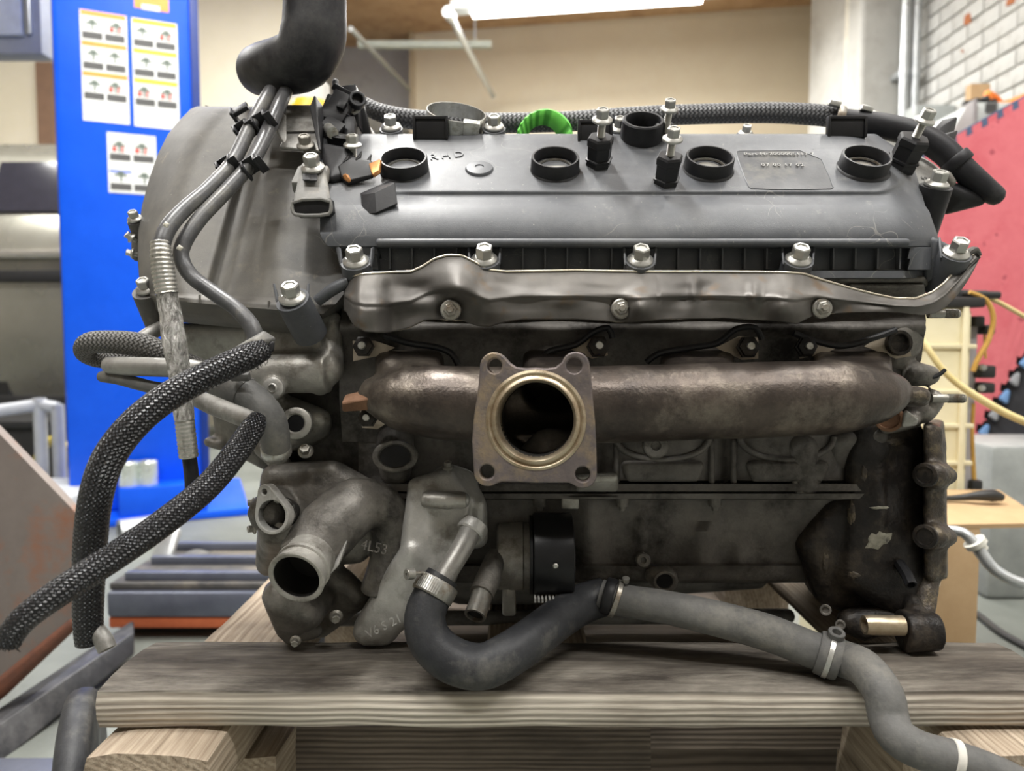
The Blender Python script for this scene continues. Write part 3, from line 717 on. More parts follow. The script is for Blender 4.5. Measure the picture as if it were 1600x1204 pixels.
# orange scorched ear caps
bm = bmesh.new(); hull(bm, [(542, 619, .458, 3), (585, 609, .458, 3), (537, 630, .452, 3), (580, 622, .448, 3), (538, 640, .455, 3), (582, 637, .452, 3), (545, 636, .468, 3), (585, 630, .468, 3)], 1); obj('manifold_ear', bm, MT['rust_ear'], MAN, 30)
bm = bmesh.new(); hull(bm, [(1400, 617, .462, 12), (1440, 618, .464, 13), (1440, 623, .470, 12), (1405, 626, .466, 9)]); obj('manifold_ear', bm, MT['oily_edge'], MAN, 60)
# outlet flange plate
mf = M_(.404); nf = V(-.10, -1, .05).normalized()
MF = axis_M(P(838, 655, .404), nf, (1, -.10, 0)); 
def fl(pts): return [((x - 838) * mf, -(y - 655) * mf) for x, y in pts]
def arc(cx, cy, r, a0, a1, n=9): return [(cx + r * math.cos(math.radians(a0 + (a1 - a0) * k / n)), cy + r * math.sin(math.radians(a0 + (a1 - a0) * k / n))) for k in range(n + 1)]
o = arc(772, 572, 22, 190, 325) + [(796, 566), (806, 573), (822, 575), (838, 574), (855, 575), (868, 573), (878, 565)] + arc(899, 571, 22, 215, 352) + [(925, 610), (930, 660), (932, 700)] + arc(911, 738, 22, -5, 125) + [(890, 752), (838, 753), (786, 752)] + arc(763, 738, 22, 55, 182) + [(738, 690), (741, 650), (747, 610)]
holes = [fl(circ(773, 571, 11.5, 20)), fl(circ(897, 570, 12, 20)), fl(circ(762, 737, 11.5, 20)), fl(circ(911, 738, 11.5, 20)), fl(circ(838, 656, 62, 48))]
plate([fl(o)] + holes, .0075, .0009, MF, MT['rust_flange'], 'outlet_flange', MAN, 'grey four-hole outlet flange')
bm = bmesh.new(); lathe(bm, [(79 * mf, .0036), (78 * mf, .0050), (74 * mf, .0056), (70 * mf, .0048), (67 * mf, .0064), (63 * mf, .0068), (60 * mf, .0055), (58.5 * mf, .002), (58.5 * mf, -.012), (63 * mf, -.014), (79 * mf, -.003), (79 * mf, .0036)], MF @ Matrix.Translation((0, -.3 * mf, 0)), 64)
obj('sealing_ring', bm, MT['brass'], MAN, 50, label='brassy heat-tinted sealing ring')
INNER = mottled('bore_shade', (.008, .007, .007), (.02, .018, .016), 30, .8, .0, .3, 300)  # near-black colour puts in the shade deep inside the bores
# open the cast shell behind the flange so the bore leads into the hollow manifold
tb = bmesh.new(); tb.from_mesh(MAN.data); tb.transform(Matrix.Translation(org(MAN)))
MI = MF.inverted(); kill = [v for v in tb.verts if (MI @ v.co).to_2d().length < 58 * mf and (MI @ v.co).z > -.04]
bmesh.ops.delete(tb, geom=kill, context='VERTS'); tb.transform(Matrix.Translation(-org(MAN))); tb.to_mesh(MAN.data); tb.free(); shade(MAN.data, 180)
bm = bmesh.new(); lathe(bm, [(59 * mf, .002), (58.6 * mf, -.006), (58.8 * mf, -.022), (60 * mf, -.022)], MF, 48); obj('outlet_bore', bm, INNER, MAN, 60, label='bore of the outlet coloured dark for its inner shade')
bm = bmesh.new(); hull(bm, [(856, 702, .440, 34), (900, 702, .446, 30), (820, 716, .440, 16)]); obj('bore_floor', bm, MT['block'], MAN, 60)

# gasket leaves and studs at the ports
def gasket(pts, Y):
    bm = bmesh.new(); a = [bm.verts.new(P(x, y, Y)) for x, y in pts]; f = bm.faces.new(a)
    r = bmesh.ops.extrude_face_region(bm, geom=[f])
    for v in r['geom']:
        if isinstance(v, bmesh.types.BMVert): v.co.y += .0012
    return obj('gasket_leaf', bm, MT['gasket'], MAN, 30)
gasket([(551, 532), (585, 532), (617, 543), (590, 556), (552, 564)], .4835)
gasket([(886, 543), (912, 529), (945, 530), (950, 555), (925, 560)], .4835)
gasket([(1118, 543), (1155, 525), (1185, 527), (1185, 560), (1160, 562)], .4835)
gasket([(1247, 530), (1275, 528), (1312, 541), (1290, 552), (1250, 560)], .4835)
gasket([(1351, 541), (1380, 523), (1418, 520), (1424, 556), (1400, 560)], .4835)
gasket([(562, 640), (590, 636), (613, 655), (590, 670), (566, 668)], .4835)
def stud(x, y, Y, r):
    bm = bmesh.new(); m = axis_M(P(x, y, Y), (0, -1, .12), None, M_(Y))
    lathe(bm, [(0, -14), (r * 1.15, -14), (r * 1.15, -8), (r, -7), (r, 0), (r * .8, 1.5), (0, 1.5)], m, 6)
    o = obj('nut', bm, MT['oily'], MAN)
    bm = bmesh.new(); lathe(bm, [(0, 0), (r * .42, 0), (r * .42, 6), (r * .34, 7.5), (0, 7.5)], m, 14); obj('stud_tip', bm, MT['zinc'], MAN)
for (x, y, r) in ((566, 540, 15), (936, 540, 16), (1172, 541, 16), (1263, 541, 15), (573, 652, 14)): stud(x, y, .472, r)
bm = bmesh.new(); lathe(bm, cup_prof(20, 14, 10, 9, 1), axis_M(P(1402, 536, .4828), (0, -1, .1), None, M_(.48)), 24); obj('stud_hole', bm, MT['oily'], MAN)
# dark heat-seal lips curving over the runners
for pts in ([(600, 524), (640, 536), (680, 542), (705, 552), (716, 570)], [(845, 560), (860, 548), (900, 538), (925, 520), (950, 512), (957, 528)], [(1010, 566), (1030, 552), (1080, 543), (1120, 536), (1150, 514), (1180, 512), (1190, 530)], [(1240, 520), (1275, 533), (1320, 540), (1370, 526), (1400, 515)]):
    bm = bmesh.new(); tube(bm, [P(x, y, .478) for x, y in pts], [5 * M_(.478)] * len(pts), 10, .004); obj('seal_lip', bm, MT['black'], MAN)

# ---- heat shield
top = [(537, 440), (548, 433), (565, 428), (610, 425), (642, 424), (660, 416), (678, 404), (700, 398), (722, 399), (742, 409), (762, 421), (790, 424), (900, 422), (1000, 424), (1120, 424), (1220, 425), (1255, 427), (1285, 437), (1330, 450), (1370, 460), (1400, 466), (1430, 466), (1455, 457), (1475, 442), (1490, 425), (1503, 412), (1510, 402), (1519, 398), (1531, 396)]
bot = [(540, 486), (552, 508), (570, 518), (605, 520), (640, 512), (664, 500), (690, 499), (720, 500), (745, 509), (765, 511), (785, 504), (815, 499), (900, 499), (985, 504), (1040, 499), (1130, 497), (1215, 502), (1245, 506), (1275, 491), (1330, 488), (1370, 487), (1405, 488), (1440, 492), (1462, 489), (1480, 478), (1495, 462), (1508, 445), (1520, 425), (1531, 403)]
def samp(L, x):
    for a, b in zip(L, L[1:]):
        if a[0] <= x <= b[0]: return a[1] + (b[1] - a[1]) * (x - a[0]) / max(1e-6, b[0] - a[0])
    return L[0][1] if x < L[0][0] else L[-1][1]
def g2(x, y, cx, cy, sx, sy): return math.exp(-((x - cx) / sx) ** 2 - ((y - cy) / sy) ** 2)
def shieldY(x, y, t):
    Y = .4635 - .0075 * min(1, t * 2.2) + (.002 if t > .55 else 0)
    Y -= .004 * (1 / (1 + math.exp(-(t - .42) * 22)))
    Y -= .020 * math.exp(-((x - 572) / 32) ** 4) * (.25 + .75 * min(1, t * 1.6))
    Y -= .016 * g2(x, y, 716, 446, 28, 26) + .008 * g2(x, y, 762, 478, 24, 30)
    Y += .012 * g2(x, y, 703, 484, 16, 14)
    Y -= .014 * g2(x, y, 1003, 480, 24, 26)
    Y += .006 * g2(x, y, 970, 482, 14, 14)
    Y -= .020 * g2(x, y, 1228, 474, 30, 34)
    Y += .005 * g2(x, y, 1283, 480, 16, 14)
    Y -= .003 * math.sin(x * .045) * math.exp(-((t - .5) / .25) ** 2) * (1 if x > 1030 else .3)
    Y -= .0022 * noise.noise(V(x * .018, y * .035, 3.1)) * min(1, t * 4)
    Y -= .0045 * g2(x, y, 1085, 455, 10, 22) + .0045 * g2(x, y, 1178, 460, 11, 20) + .003 * g2(x, y, 880, 470, 30, 12)
    Y += .004 * g2(x, y, 655, 452, 34, 12) - .003 * g2(x, y, 640, 475, 40, 12)
    if x < 560: Y += .0006 * (560 - x)
    if x > 1420: Y += .00022 * (x - 1420)
    return Y
bm = bmesh.new(); G = []; N, NR = 330, 34
for i in range(N + 1):
    x = 537 + (1531 - 537) * i / N; a, b = samp(top, x), samp(bot, x); col = []
    for k in range(NR + 1):
        t = k / NR; y = a + (b - a) * t
        col.append(bm.verts.new(P(x, y, shieldY(x, y, t))))
    G.append(col)
for i in range(N):
    for k in range(NR): bm.faces.new((G[i][k], G[i + 1][k], G[i + 1][k + 1], G[i][k + 1]))
SH = obj('heat_shield', bm, [MT['shield'], MT['shield_rim']], ENG, 180, label='dented stamped sheet-metal heat shield')
bv = SH.modifiers.new('solid', 'SOLIDIFY'); bv.thickness = .0011; bv.offset = -1; bv.material_offset_rim = 1
bm = bmesh.new(); p, r = px([(1508, 404, .478, 4), (1514, 394, .4785, 6), (1524, 391, .480, 6), (1530, 399, .481, 4)]); tube(bm, p, r, 10, .002); obj('curled_corner', bm, MT['shield'], SH)
bm = bmesh.new(); tp = [(537 + (1531 - 537) * i / 160) for i in range(161)]; tube(bm, [P(x, samp(top, x), shieldY(x, samp(top, x), 0) - .0004) for x in tp], .0008, 8, straight=True); obj('rim_highlight', bm, MT['shield_rim'], SH, 60, label='bright highlight bead on the cut edge of the shield')  # bright bead paints a highlight along the cut top edge
for (x, y, Y) in ((704, 484, .4475), (971, 482, .452), (1285, 481, .4515)):
    bm = bmesh.new(); m = axis_M(P(x, y, Y), (0, -1, .05), None, M_(.45))
    lathe(bm, [(0, -10), (16, -10), (16, 0), (14, 2), (0, 2)], m, 20); lathe(bm, [(0, 0), (11, 0), (11, 6), (9, 8), (6, 8), (6, 12), (5, 13), (0, 13)], m, 6, .2); obj('shield_bolt', bm, MT['zinc_dull'], SH)

# ---- black valve cover
def cov_fn(x, y, Y, xl, xr):
    e = max(0, (x - (xr - 70)) / 70); Y += .020 * e * e * e
    # the pad around the coil wells stands proud and ends in a rounded corner
    if y < 372:
        dx, dy = x - 1368, y - 246
        d = math.hypot(dx, dy) - 56 if dx > 0 and dy > 0 else max(dx, dy) - 56
        k = min(1, max(0, (d + 5) / 10)); k = k * k * (3 - 2 * k)
        if x < 640: k *= max(0, (x - 560) / 80)
        Y += .0045 * k * max(0, min(1, (345 - y) / 40))
    elif 386 < y < 422 and (x < 592 or x > 1418): Y = .4748 + (.0006 * (x - 1440) if x > 1440 else 0)
    return (x, y, Y)
rows = [(232, 500, 1380, .60), (214, 500, 1368, .566), (209, 500, 1366, .556), (210, 500, 1370, .550), (214, 500, 1376, .547), (233, 500, 1404, .5365), (235, 500, 1407, .535), (262, 500, 1428, .5180)]
for yy in range(276, 322, 3): rows.append((yy, 500, 1433 + (yy - 276) * .28, .5180 - (yy - 262) * .000595))
rows += [(330, 500, 1452, .4795), (350, 500, 1459, .4745), (364, 500, 1464, .4722), (372, 503, 1466, .4716), (384, 512, 1466, .4720), (387, 520, 1464, .474), (388, 540, 1462, .4835), (404, 545, 1458, .4825), (421, 548, 1454, .4815), (423, 548, 1450, .4745), (434, 548, 1448, .4740), (437, 548, 1446, .49)]
VC = obj('valve_cover', relief(rows, 230, .62, cov_fn, 2), MT['cover'], ENG, 50, label='black plastic valve cover with four round coil wells')
bm = bmesh.new(); p, r = px([(592, 379, .4695, 6.5), (900, 379, .4692, 6.5), (1200, 379, .4692, 6.5), (1416, 379, .4695, 6.5)]); tube(bm, p, r, 12, .02, dome=(.8, .8)); obj('lip_bead', bm, MT['cover'], VC, 60)
# ribs in the recessed band
rb = bmesh.new(); box(rb, (0, 0, 0), (2.6, 12, 33)); RIB = mesh_of(rb, 'rib', MT['cover'])
x = 610
while x < 1415:
    if all(abs(x - c) > 26 for c in (757, 1000, 1247)): inst('rib', RIB, Matrix.Translation(P(x, 404, .4795)) @ Matrix.Scale(M_(.48), 4), VC)
    x += 34.5
# coil wells
for (x, y) in ((632, 266), (867, 265), (1106, 264), (1348, 263)):
    Y = .5175; s = M_(Y); ax = NB; m = axis_M(P(x, y, Y), ax, None, s)
    bm = bmesh.new()
    lathe(bm, [(0, -6), (43, -6), (41, -1), (37.5, 2), (36.5, 20), (35.5, 21.5), (33, 21.5), (32, 20), (31, 4), (28, 3), (27, 5), (25, 5), (24, 1.5), (0, 1)], m, 48)
    o = obj('coil_well', bm, MT['black'], VC, 40)
    bm = bmesh.new(); lathe(bm, [(26.6, 3), (26.2, 5.6), (24.6, 5.8), (24, 3), (26.6, 3)], m, 40); lathe(bm, [(0, 1.4), (19, 1.4), (19, 2), (0, 2)], m, 30)
    obj('well_liner', bm, MT['zinc_dull'], VC, 40)
# injection-gate dimple
m = axis_M(P(749, 262, .5165), NB, None, M_(.52)); bm = bmesh.new()
lathe(bm, [(0, 1), (6, 1), (7, 2.4), (12, 2.2), (20, 1.0), (22, -2), (0, -2)], m, 30); obj('gate_mark', bm, MT['cover'], VC, 30)
# data plate recess, drawn by its thin raised border, and raised lettering
pl = smoothloop([(1166, 236), (1277, 235), (1303, 292), (1297, 296), (1176, 296), (1168, 290), (1150, 240), (1152, 236)], 1)
def covY(y): return .535 + (.518 - .535) * (y - 235) / 27 if y < 262 else .518 - (y - 262) * .000595
bm = bmesh.new(); pts = [P(x, y, covY(y) - .0002) for x, y in pl]; tube(bm, pts + [pts[0]], .00045, 6, straight=True); obj('plate_border', bm, MT['cover'], VC)
bm = bmesh.new(); a = [bm.verts.new(P(x, y, covY(y) - .0004)) for x, y in pl]; f = bm.faces.new(a); r = bmesh.ops.extrude_face_region(bm, geom=[f])
for v in r['geom']:
    if isinstance(v, bmesh.types.BMVert): v.co.y += .004
obj('data_plate', bm, mottled('smooth_nylon', (.050, .051, .055), (.072, .073, .077), 30, .5, 0, .1, 600, (.12, .115, .10), 30), VC, 20)
slope = (P(800, 235, .535) - P(800, 290, .5015)).normalized(); nrm = V(1, 0, 0).cross(slope).normalized()
if nrm.y > 0: nrm = -nrm
def covtext(s, x, y, size, sp=1.0, rot=0):
    m = axis_M(P(x, y, covY(y)) + nrm * .0011, nrm, (1, 0, 0)) @ Matrix.Rotation(math.radians(rot), 4, 'Z')
    return text(s, size, .0003, m, mottled('rubbed_letter', (.26, .26, .255), (.34, .335, .32), 90, .5), 'raised_lettering', VC, sp)
covtext('Part-Nr.:', 1184, 243, .0050, 1.1); covtext('7000005117 7', 1236, 243, .0050, 1.1); covtext('07 00 17 02', 1222, 260, .0050, 1.2)
text('RHD', .0105, .0003, axis_M(P(698, 244, covY(244)) + nrm * .0004, nrm, (1, 0, 0)) @ Matrix.Rotation(math.radians(12), 4, 'Z'), MT['cover'], 'raised_lettering', VC, 1.3)
# standoffs with long bolts
def standoff(x, y, Y, r, h, bx, by, lean=0):
    ax = V(lean, NB.y, NB.z).normalized(); m = axis_M(P(x, y, Y), ax, None, M_(Y)); bm = bmesh.new()
    lathe(bm, [(0, -6), (r * 1.05, -6), (r * 1.05, 6), (r * 1.0, 8), (r * 1.12, 9), (r * 1.12, 12), (r * .98, 13), (r, h - 14), (r * 1.08, h - 12), (r * 1.08, h - 3), (r * .95, h), (0, h)], m, 6, .2)
    obj('standoff', bm, MT['black'], VC, 30)
    inst('bolt', BOLT_L, m @ Matrix.Translation((0, 0, h + 24)) @ Matrix.Scale(15, 4), VC)
standoff(935, 258, .522, 19, 46, 0, 0); standoff(1040, 288, .506, 19, 48, 0, 0); standoff(1407, 258, .528, 22, 46, 0, 0, .14)
# flange bolts on their bosses
def boss(x, y, Y, r, L, parent, mat=None, ax=None, ear=True):
    ax = ax or NB; p = P(x, y, Y); bm = bmesh.new(); cone(bm, p - ax * L, p, r * M_(Y) * 1.02, r * M_(Y) * .98, 24)
    o = obj('bolt_boss', bm, mat or MT['cover'], parent, 40)
    return o
for i, (x, y, Y) in enumerate(((556, 409, .467), (757, 406, .468), (1000, 407, .468), (1247, 406, .468), (1493, 396, .478))):
    boss(x, y, Y, 24, .028, VC); bolt(x, y, Y, 20, VC, spin=.5 * i)
    for s in (-1, 1):     # clip ears beside the bolt
        if i == 4 and s == 1: continue
        bm = bmesh.new(); hull(bm, [(x + s * 23, y + 6, Y - .001, 2.2), (x + s * 25, y - 20, Y + .004, 2.0), (x + s * (25 if i else 30), y - 24, Y + .008, 2), (x + s * 20, y + 8, Y + .004, 2)], 1); obj('clip_ear', bm, MT['cover'], VC)
# bridge from cover to the last bolt
bm = bmesh.new(); hull(bm, [(1455, 378, .486, 8), (1495, 402, .488, 12), (1450, 430, .49, 10), (1490, 425, .492, 10), (1455, 378, .52, 8), (1495, 410, .52, 12)]); obj('corner_lug', bm, MT['cover'], VC, 50)
# bolts along the far edge
for (x, y, Y, r) in ((611, 199, .558, 15), (772, 199, .558, 15), (968, 202, .558, 15), (1165, 209, .575, 11)):
    boss(x, y + 2, Y, r + 3, .022, VC); bolt(x, y, Y, r, VC, spin=x)
# ring boss with bolt (right of the middle)
m = axis_M(P(1003, 206, .546), NB, None, M_(.546)); bm = bmesh.new(); lathe(bm, [(0, -10), (33, -10), (32, 18), (30, 20), (27, 20), (26, 18), (25, -2), (0, -3)], m, 36); RG = obj('hose_ring', bm, MT['black'], VC, 40)
bm = bmesh.new(); hull(bm, [(1030, 202, .547, 10), (1042, 204, .547, 14), (1042, 212, .552, 14)]); obj('ring_arm', bm, MT['black'], VC, 50)
inst('bolt', BOLT_L, axis_M(P(1042, 198, .540), NB, None, M_(.545)) @ Matrix.Translation((0, 0, 26)) @ Matrix.Scale(13, 4), VC)
# black square clip tabs standing at the far edge
for (x0, x1, y0, y1, Y) in ((647, 698, 181, 217, .544), (905, 955, 187, 222, .544), (1296, 1352, 181, 214, .548)):
    bm = bmesh.new(); a, b = P(x0, y0, Y), P(x1, y1, Y)
    box2(bm, (a.x, Y, b.z), (b.x, Y + .003, a.z), .0006); box2(bm, (a.x, Y - .001, a.z - .0025), (b.x, Y + .006, a.z), .0004)
    for q in (a.x, b.x): box2(bm, (q - .0010, Y - .001, b.z), (q + .0010, Y + .004, a.z), .0004)
    obj('clip_tab', bm, MT['black_gloss'], VC)
# right corner boss with bolt, metal cap behind
boss(1463, 291, .520, 24, .05, VC, MT['black'], V(.05, -.45, .9).normalized()); bolt(1463, 289, .520, 18, VC, ax=V(.05, -.5, .86))
bm = bmesh.new(); m = axis_M(P(1440, 268, .580), (.25, -.72, .62), None, M_(.57)); lathe(bm, [(0, -30), (52, -30), (52, -4), (48, 0), (44, 0), (42, -4), (36, -5), (33, -2), (0, 0)], m, 40); CAP = obj('phaser_cap', bm, MT['alu_light'], ENG, 40, label='pale round metal cap stamped with digits')
mt = m @ Matrix.Translation((6, -13, -.4)); text('69.73', 13, .4, axis_M((m @ V(8, -16, -1)), m.to_3x3() @ V(0, 0, 1), (1, .1, 0)) @ Matrix.Scale(M_(.57), 4), MT['black'], 'stamped_digits', CAP, 1.1)

# ---- timing (front) cover
def tim_fn(x, y, Y, xl, xr):
    d = min(1, max(0, (x - xl) / 70)); Y += .040 * (1 - d) ** 2.2
    if y > 440: y += (x - 330) * .10 * min(1, (y - 440) / 40)
    Y += .009 * math.exp(-((x - 505) / 22) ** 2) * (1 if y < 360 else .3)
    Y += .011 * math.exp(-((x - 372 + (y - 330) * .28) / 13) ** 4) * (1 if 255 < y < 462 else 0)      # groove carved in to stand for the shadow of the fuel lines
    Y -= .003 * math.exp(-((x - 440) / 30) ** 2) * (1 if y > 260 else 0)
    return (x, y, Y)
rows = [(175, 335, 530, .62), (168, 318, 540, .592), (166, 308, 545, .580), (170, 298, 560, .572), (185, 283, 560, .563), (210, 262, 560, .552), (240, 247, 560, .5415), (280, 233, 560, .528), (320, 222, 560, .515), (360, 216, 556, .503), (400, 215, 550, .492), (430, 217, 545, .484), (450, 222, 540, .479), (463, 228, 525, .4755), (468, 232, 515, .470), (475, 236, 505, .4690), (480, 238, 495, .472), (492, 243, 475, .474), (500, 250, 462, .479), (508, 262, 450, .492)]
TC = obj('timing_cover', relief(rows, 150, .64, tim_fn, 3), MT['front'], ENG, 60, label='dusty grey-black plastic front timing cover')
boss(457, 468, .456, 27, .030, TC, MT['cover'], (P(457, 468, .456) - P(492, 534, .482)).normalized()); bolt(457, 466, .4555, 21, TC, ax=V(0, -.6, .8))
for s in (-1, 1):
    bm = bmesh.new(); hull(bm, [(457 + s * 24, 470, .458, 2.5), (455 + s * 27, 444, .462, 2), (457 + s * 20, 474, .465, 2)], 1); obj('clip_ear', bm, MT['cover'], TC)
boss(228, 455, .512, 21, .03, TC, MT['front']); bolt(228, 452, .511, 15, TC)
boss(211, 345, .548, 12, .03, TC, MT['front']); bolt(211, 342, .547, 11, TC); bolt(207, 372, .55, 9, TC, ax=V(-.6, -.5, .5)); bolt(208, 396, .55, 8, TC, ax=V(-.9, -.3, .2))
bm = bmesh.new(); hull(bm, [(214, 352, .565, 8), (214, 400, .565, 8), (230, 400, .58, 12), (230, 345, .58, 12)]); obj('side_lug', bm, MT['front'], TC, 50)
bm = bmesh.new(); p, r = px([(496, 470, .470, 9), (520, 452, .468, 10), (545, 440, .468, 9)]); tube(bm, p, r, 12, .004); obj('cover_lip', bm, MT['cover'], TC)
for x in (312, 420): 
    bm = bmesh.new(); hull(bm, [(x, 463 + (x - 330) * .09, .468, 2), (x, 474 + (x - 330) * .09, .468, 2), (x, 468, .48, 2)], 1); obj('rib', bm, MT['front'], TC)
# cam sensor connector on the cover
CS = axis_M(P(487, 290, .497), NB, (1, 0, 0), M_(.49))
def lbox(M, c, s, bev=0):
    t = nbox(c, s, None, bev); t.transform(M); return t
SEN = obj('cam_sensor', lbox(CS, (0, 5, 8), (50, 56, 22), 5), MT['grey_conn'], ENG, 40, label='grey sensor connector with open socket')
SLP = V(0, .60, .80)
bm = bmesh.new(); hull(bm, [(474, 282, .487, 5), (506, 282, .487, 5), (464, 318, .474, 6), (512, 318, .474, 6), (466, 326, .478, 6), (510, 326, .478, 6), (478, 262, .497, 8), (500, 262, .497, 8)]); SB = obj('connector_body', bm, MT['grey_conn'], SEN, 50)
rim = [(457, 312), (516, 310), (518, 328), (512, 336), (464, 337), (456, 330)]
bm = bmesh.new(); t = [P(x, y, .4685) for x, y in smoothloop(rim, 1)]; tube(bm, t + [t[0]], 3 * M_(.47), 8, straight=True); obj('socket_rim', bm, MT['grey_conn'], SEN)
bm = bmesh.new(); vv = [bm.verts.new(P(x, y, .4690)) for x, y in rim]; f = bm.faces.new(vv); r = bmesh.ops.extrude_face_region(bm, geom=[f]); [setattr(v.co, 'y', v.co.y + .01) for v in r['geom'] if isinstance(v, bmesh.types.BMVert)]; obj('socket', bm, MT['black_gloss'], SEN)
for (x, y, w) in ((479, 276, 5), (490, 277, 5), (483, 303, 4)):
    bm = bmesh.new(); hull(bm, [(x - w, y - 4, .4845, 1), (x + w, y - 4, .4845, 1), (x - w, y + 5, .4785, 1), (x + w, y + 5, .4785, 1), (x, y, .49, 4)], 1); obj('latch', bm, MT['black'] if y < 290 else MT['grey_conn'], SEN)
bolt(489, 263, .490, 18, SEN)
# small bracket plate with bolt, top left
bm = bmesh.new(); hull(bm, [(440, 230, .526, 3), (500, 236, .524, 3), (500, 212, .536, 3), (450, 212, .536, 3)]); hull(bm, [(446, 228, .528, 3), (434, 205, .535, 3), (430, 180, .545, 3), (444, 182, .545, 3)])
hull(bm, [(446, 205, .54, 2), (492, 205, .54, 2), (450, 166, .56, 2), (488, 166, .56, 2)])
BR = obj('line_bracket', bm, MT['tin'], ENG, 40, label='bent steel bracket holding the fuel lines'); bolt(478, 228, .522, 14, BR, BOLT_D)
bm = bmesh.new(); hull(bm, [(486, 168, .535, 2), (492, 152, .54, 2), (500, 234, .515, 2), (505, 170, .55, 2), (503, 228, .53, 2)]); obj('bracket_fin', bm, MT['black'], BR)
# black connector cluster at the top-left corner of the cover
bm = bmesh.new(); hull(bm, [(508, 232, .525, 8), (545, 240, .518, 9), (520, 280, .505, 9), (552, 270, .508, 8)])
CL = cast('connector_cluster', bm, MT['black'], ENG, .0013, 2, label='black plastic connector cluster beside the intake hose')
def cbox(x, y, Y, w, h, d, rz, rx=0, mat='black', bev=1.5):
    s_ = M_(Y); b_ = nbox(P(x, y, Y), (w * s_, d * s_, h * s_), Matrix.Rotation(math.radians(rz), 3, 'Y') @ rotx(rx), bev * s_); obj('connector_shell', b_, MT[mat], CL, 30)
cbox(530, 178, .556, 34, 52, 40, 24, -20); cbox(549, 172, .566, 26, 66, 30, -6, -10); cbox(520, 205, .545, 30, 22, 34, 30, -30); cbox(562, 182, .575, 22, 64, 16, -14, 0); cbox(541, 148, .565, 40, 10, 30, 28, 0); cbox(548, 205, .548, 16, 40, 20, -4, -20); cbox(512, 172, .552, 10, 40, 26, 16, -20); cbox(532, 222, .532, 38, 12, 26, 8, -35, 'black_gloss'); cbox(534, 165, .546, 12, 14, 10, 24, -20, 'black_gloss')
for (x, y, r) in ((557, 160, 13), (540, 190, 7)):
    b_ = bmesh.new(); lathe(b_, cup_prof(r, r * .65, 12, 9, 1), axis_M(P(x, y, .552), (.35, -.9, .25), None, M_(.55)), 20); obj('connector_port', b_, MT['black'], CL, 40)
bm = bmesh.new(); hull(bm, [(524, 128, .57, 5), (527, 150, .568, 6)]); obj('locating_peg', bm, MT['black'], CL)
bm = bmesh.new(); pcone(bm, (513, 200, .535, 8), (520, 208, .525, 9), 16); obj('steel_insert', bm, MT['zinc'], CL)
bm = bmesh.new(); p, r = px([(556, 146, .56, 3), (566, 155, .555, 3), (560, 172, .555, 3), (550, 176, .555, 3), (552, 155, .556, 3)]); tube(bm, p, r, 8, .002); obj('spring_clip', bm, MT['zinc_dull'], CL)
boss(553, 262, .512, 9, .02, CL, MT['black']); inst('bolt', BOLT_L, axis_M(P(551, 228, .515), V(.05, -.5, .86), None, 14 * M_(.515)), CL)
bm = bmesh.new(); hull(bm, [(532, 262, .507, 4), (552, 250, .510, 5), (578, 255, .508, 4), (580, 275, .503, 4), (545, 284, .500, 5), (535, 276, .503, 4)]); BS = obj('broken_socket', bm, MT['black_gloss'], CL, 12)
for (x, y) in ((543, 250), (562, 247), (577, 252)):
    bm = bmesh.new(); hull(bm, [(x, y, .509, 2.5), (x + 3, y - 10, .512, 1.2), (x - 5, y + 4, .508, 3)], 1); obj('broken_prong', bm, MT['black_gloss'], CL)
bm = bmesh.new(); hull(bm, [(580, 258, .506, 4), (593, 253, .506, 4), (592, 268, .503, 4), (585, 272, .502, 5)], 1); obj('copper_terminal', bm, MT['copper'], CL, 30, label='bare copper terminal')
bm = bmesh.new(); hull(bm, [(540, 276, .4985, 5), (545, 282, .4985, 4)], 1); obj('copper_terminal', bm, MT['copper'], CL)
# black block clip on the cover
bm = bmesh.new(); q = lambda x, y, Y: (x, y, Y, 1.2)
hull(bm, [q(566, 305, .487), q(586, 302, .483), q(616, 287, .489), q(620, 318, .482), q(588, 332, .478), q(572, 334, .480), q(566, 328, .482), q(562, 300, .503), q(608, 284, .505), q(612, 310, .50), q(572, 326, .50)], 1); obj('harness_clip', bm, MT['black'], VC, 12)

# ---- silver front casting of the head (left, under the timing cover)
bm = bmesh.new()
hull(bm, [(400, 505, .505, 14), (520, 500, .495, 14), (400, 560, .50, 16), (515, 560, .492, 20), (400, 505, .60, 14), (520, 500, .60, 14)])
pcone(bm, (372, 584, .490, 30), (515, 580, .488, 34)); hull(bm, [(505, 520, .49, 10), (520, 580, .485, 18), (500, 605, .49, 14), (525, 520, .50, 10)])
hull(bm, [(440, 640, .505, 26), (500, 655, .505, 18), (440, 690, .515, 20), (500, 670, .515, 16), (440, 640, .6, 26), (500, 680, .6, 20)])
hull(bm, [(462, 661, .495, 26), (462, 661, .53, 28)]); hull(bm, [(428, 605, .477, 18), (428, 600, .50, 24)])
hull(bm, [(280, 520, .53, 16), (400, 520, .515, 16), (300, 570, .54, 16), (400, 600, .53, 20), (300, 560, .62, 20), (400, 600, .62, 20)])
FH = cast('front_casting', bm, MT['alu'], ENG, .0016, 4, label='bare aluminium front end of the cylinder head')
bm = bmesh.new(); hull(bm, [(345, 630, .56, 14), (400, 640, .55, 20), (352, 690, .57, 12), (430, 720, .56, 20), (345, 630, .65, 14), (430, 720, .65, 20)])
for x in (345, 368): hull(bm, [(x, 610, .555, 4), (x + 6, 700, .56, 4), (x, 640, .57, 6)])
hull(bm, [(326, 690, .56, 8), (345, 695, .56, 9), (330, 690, .60, 8)]); hull(bm, [(410, 700, .52, 14), (440, 725, .515, 16), (420, 700, .56, 16)])
cast('idler_bracket', bm, MT['alu_dark'], ENG, .0018, 3, rough=.0006, rs=90)
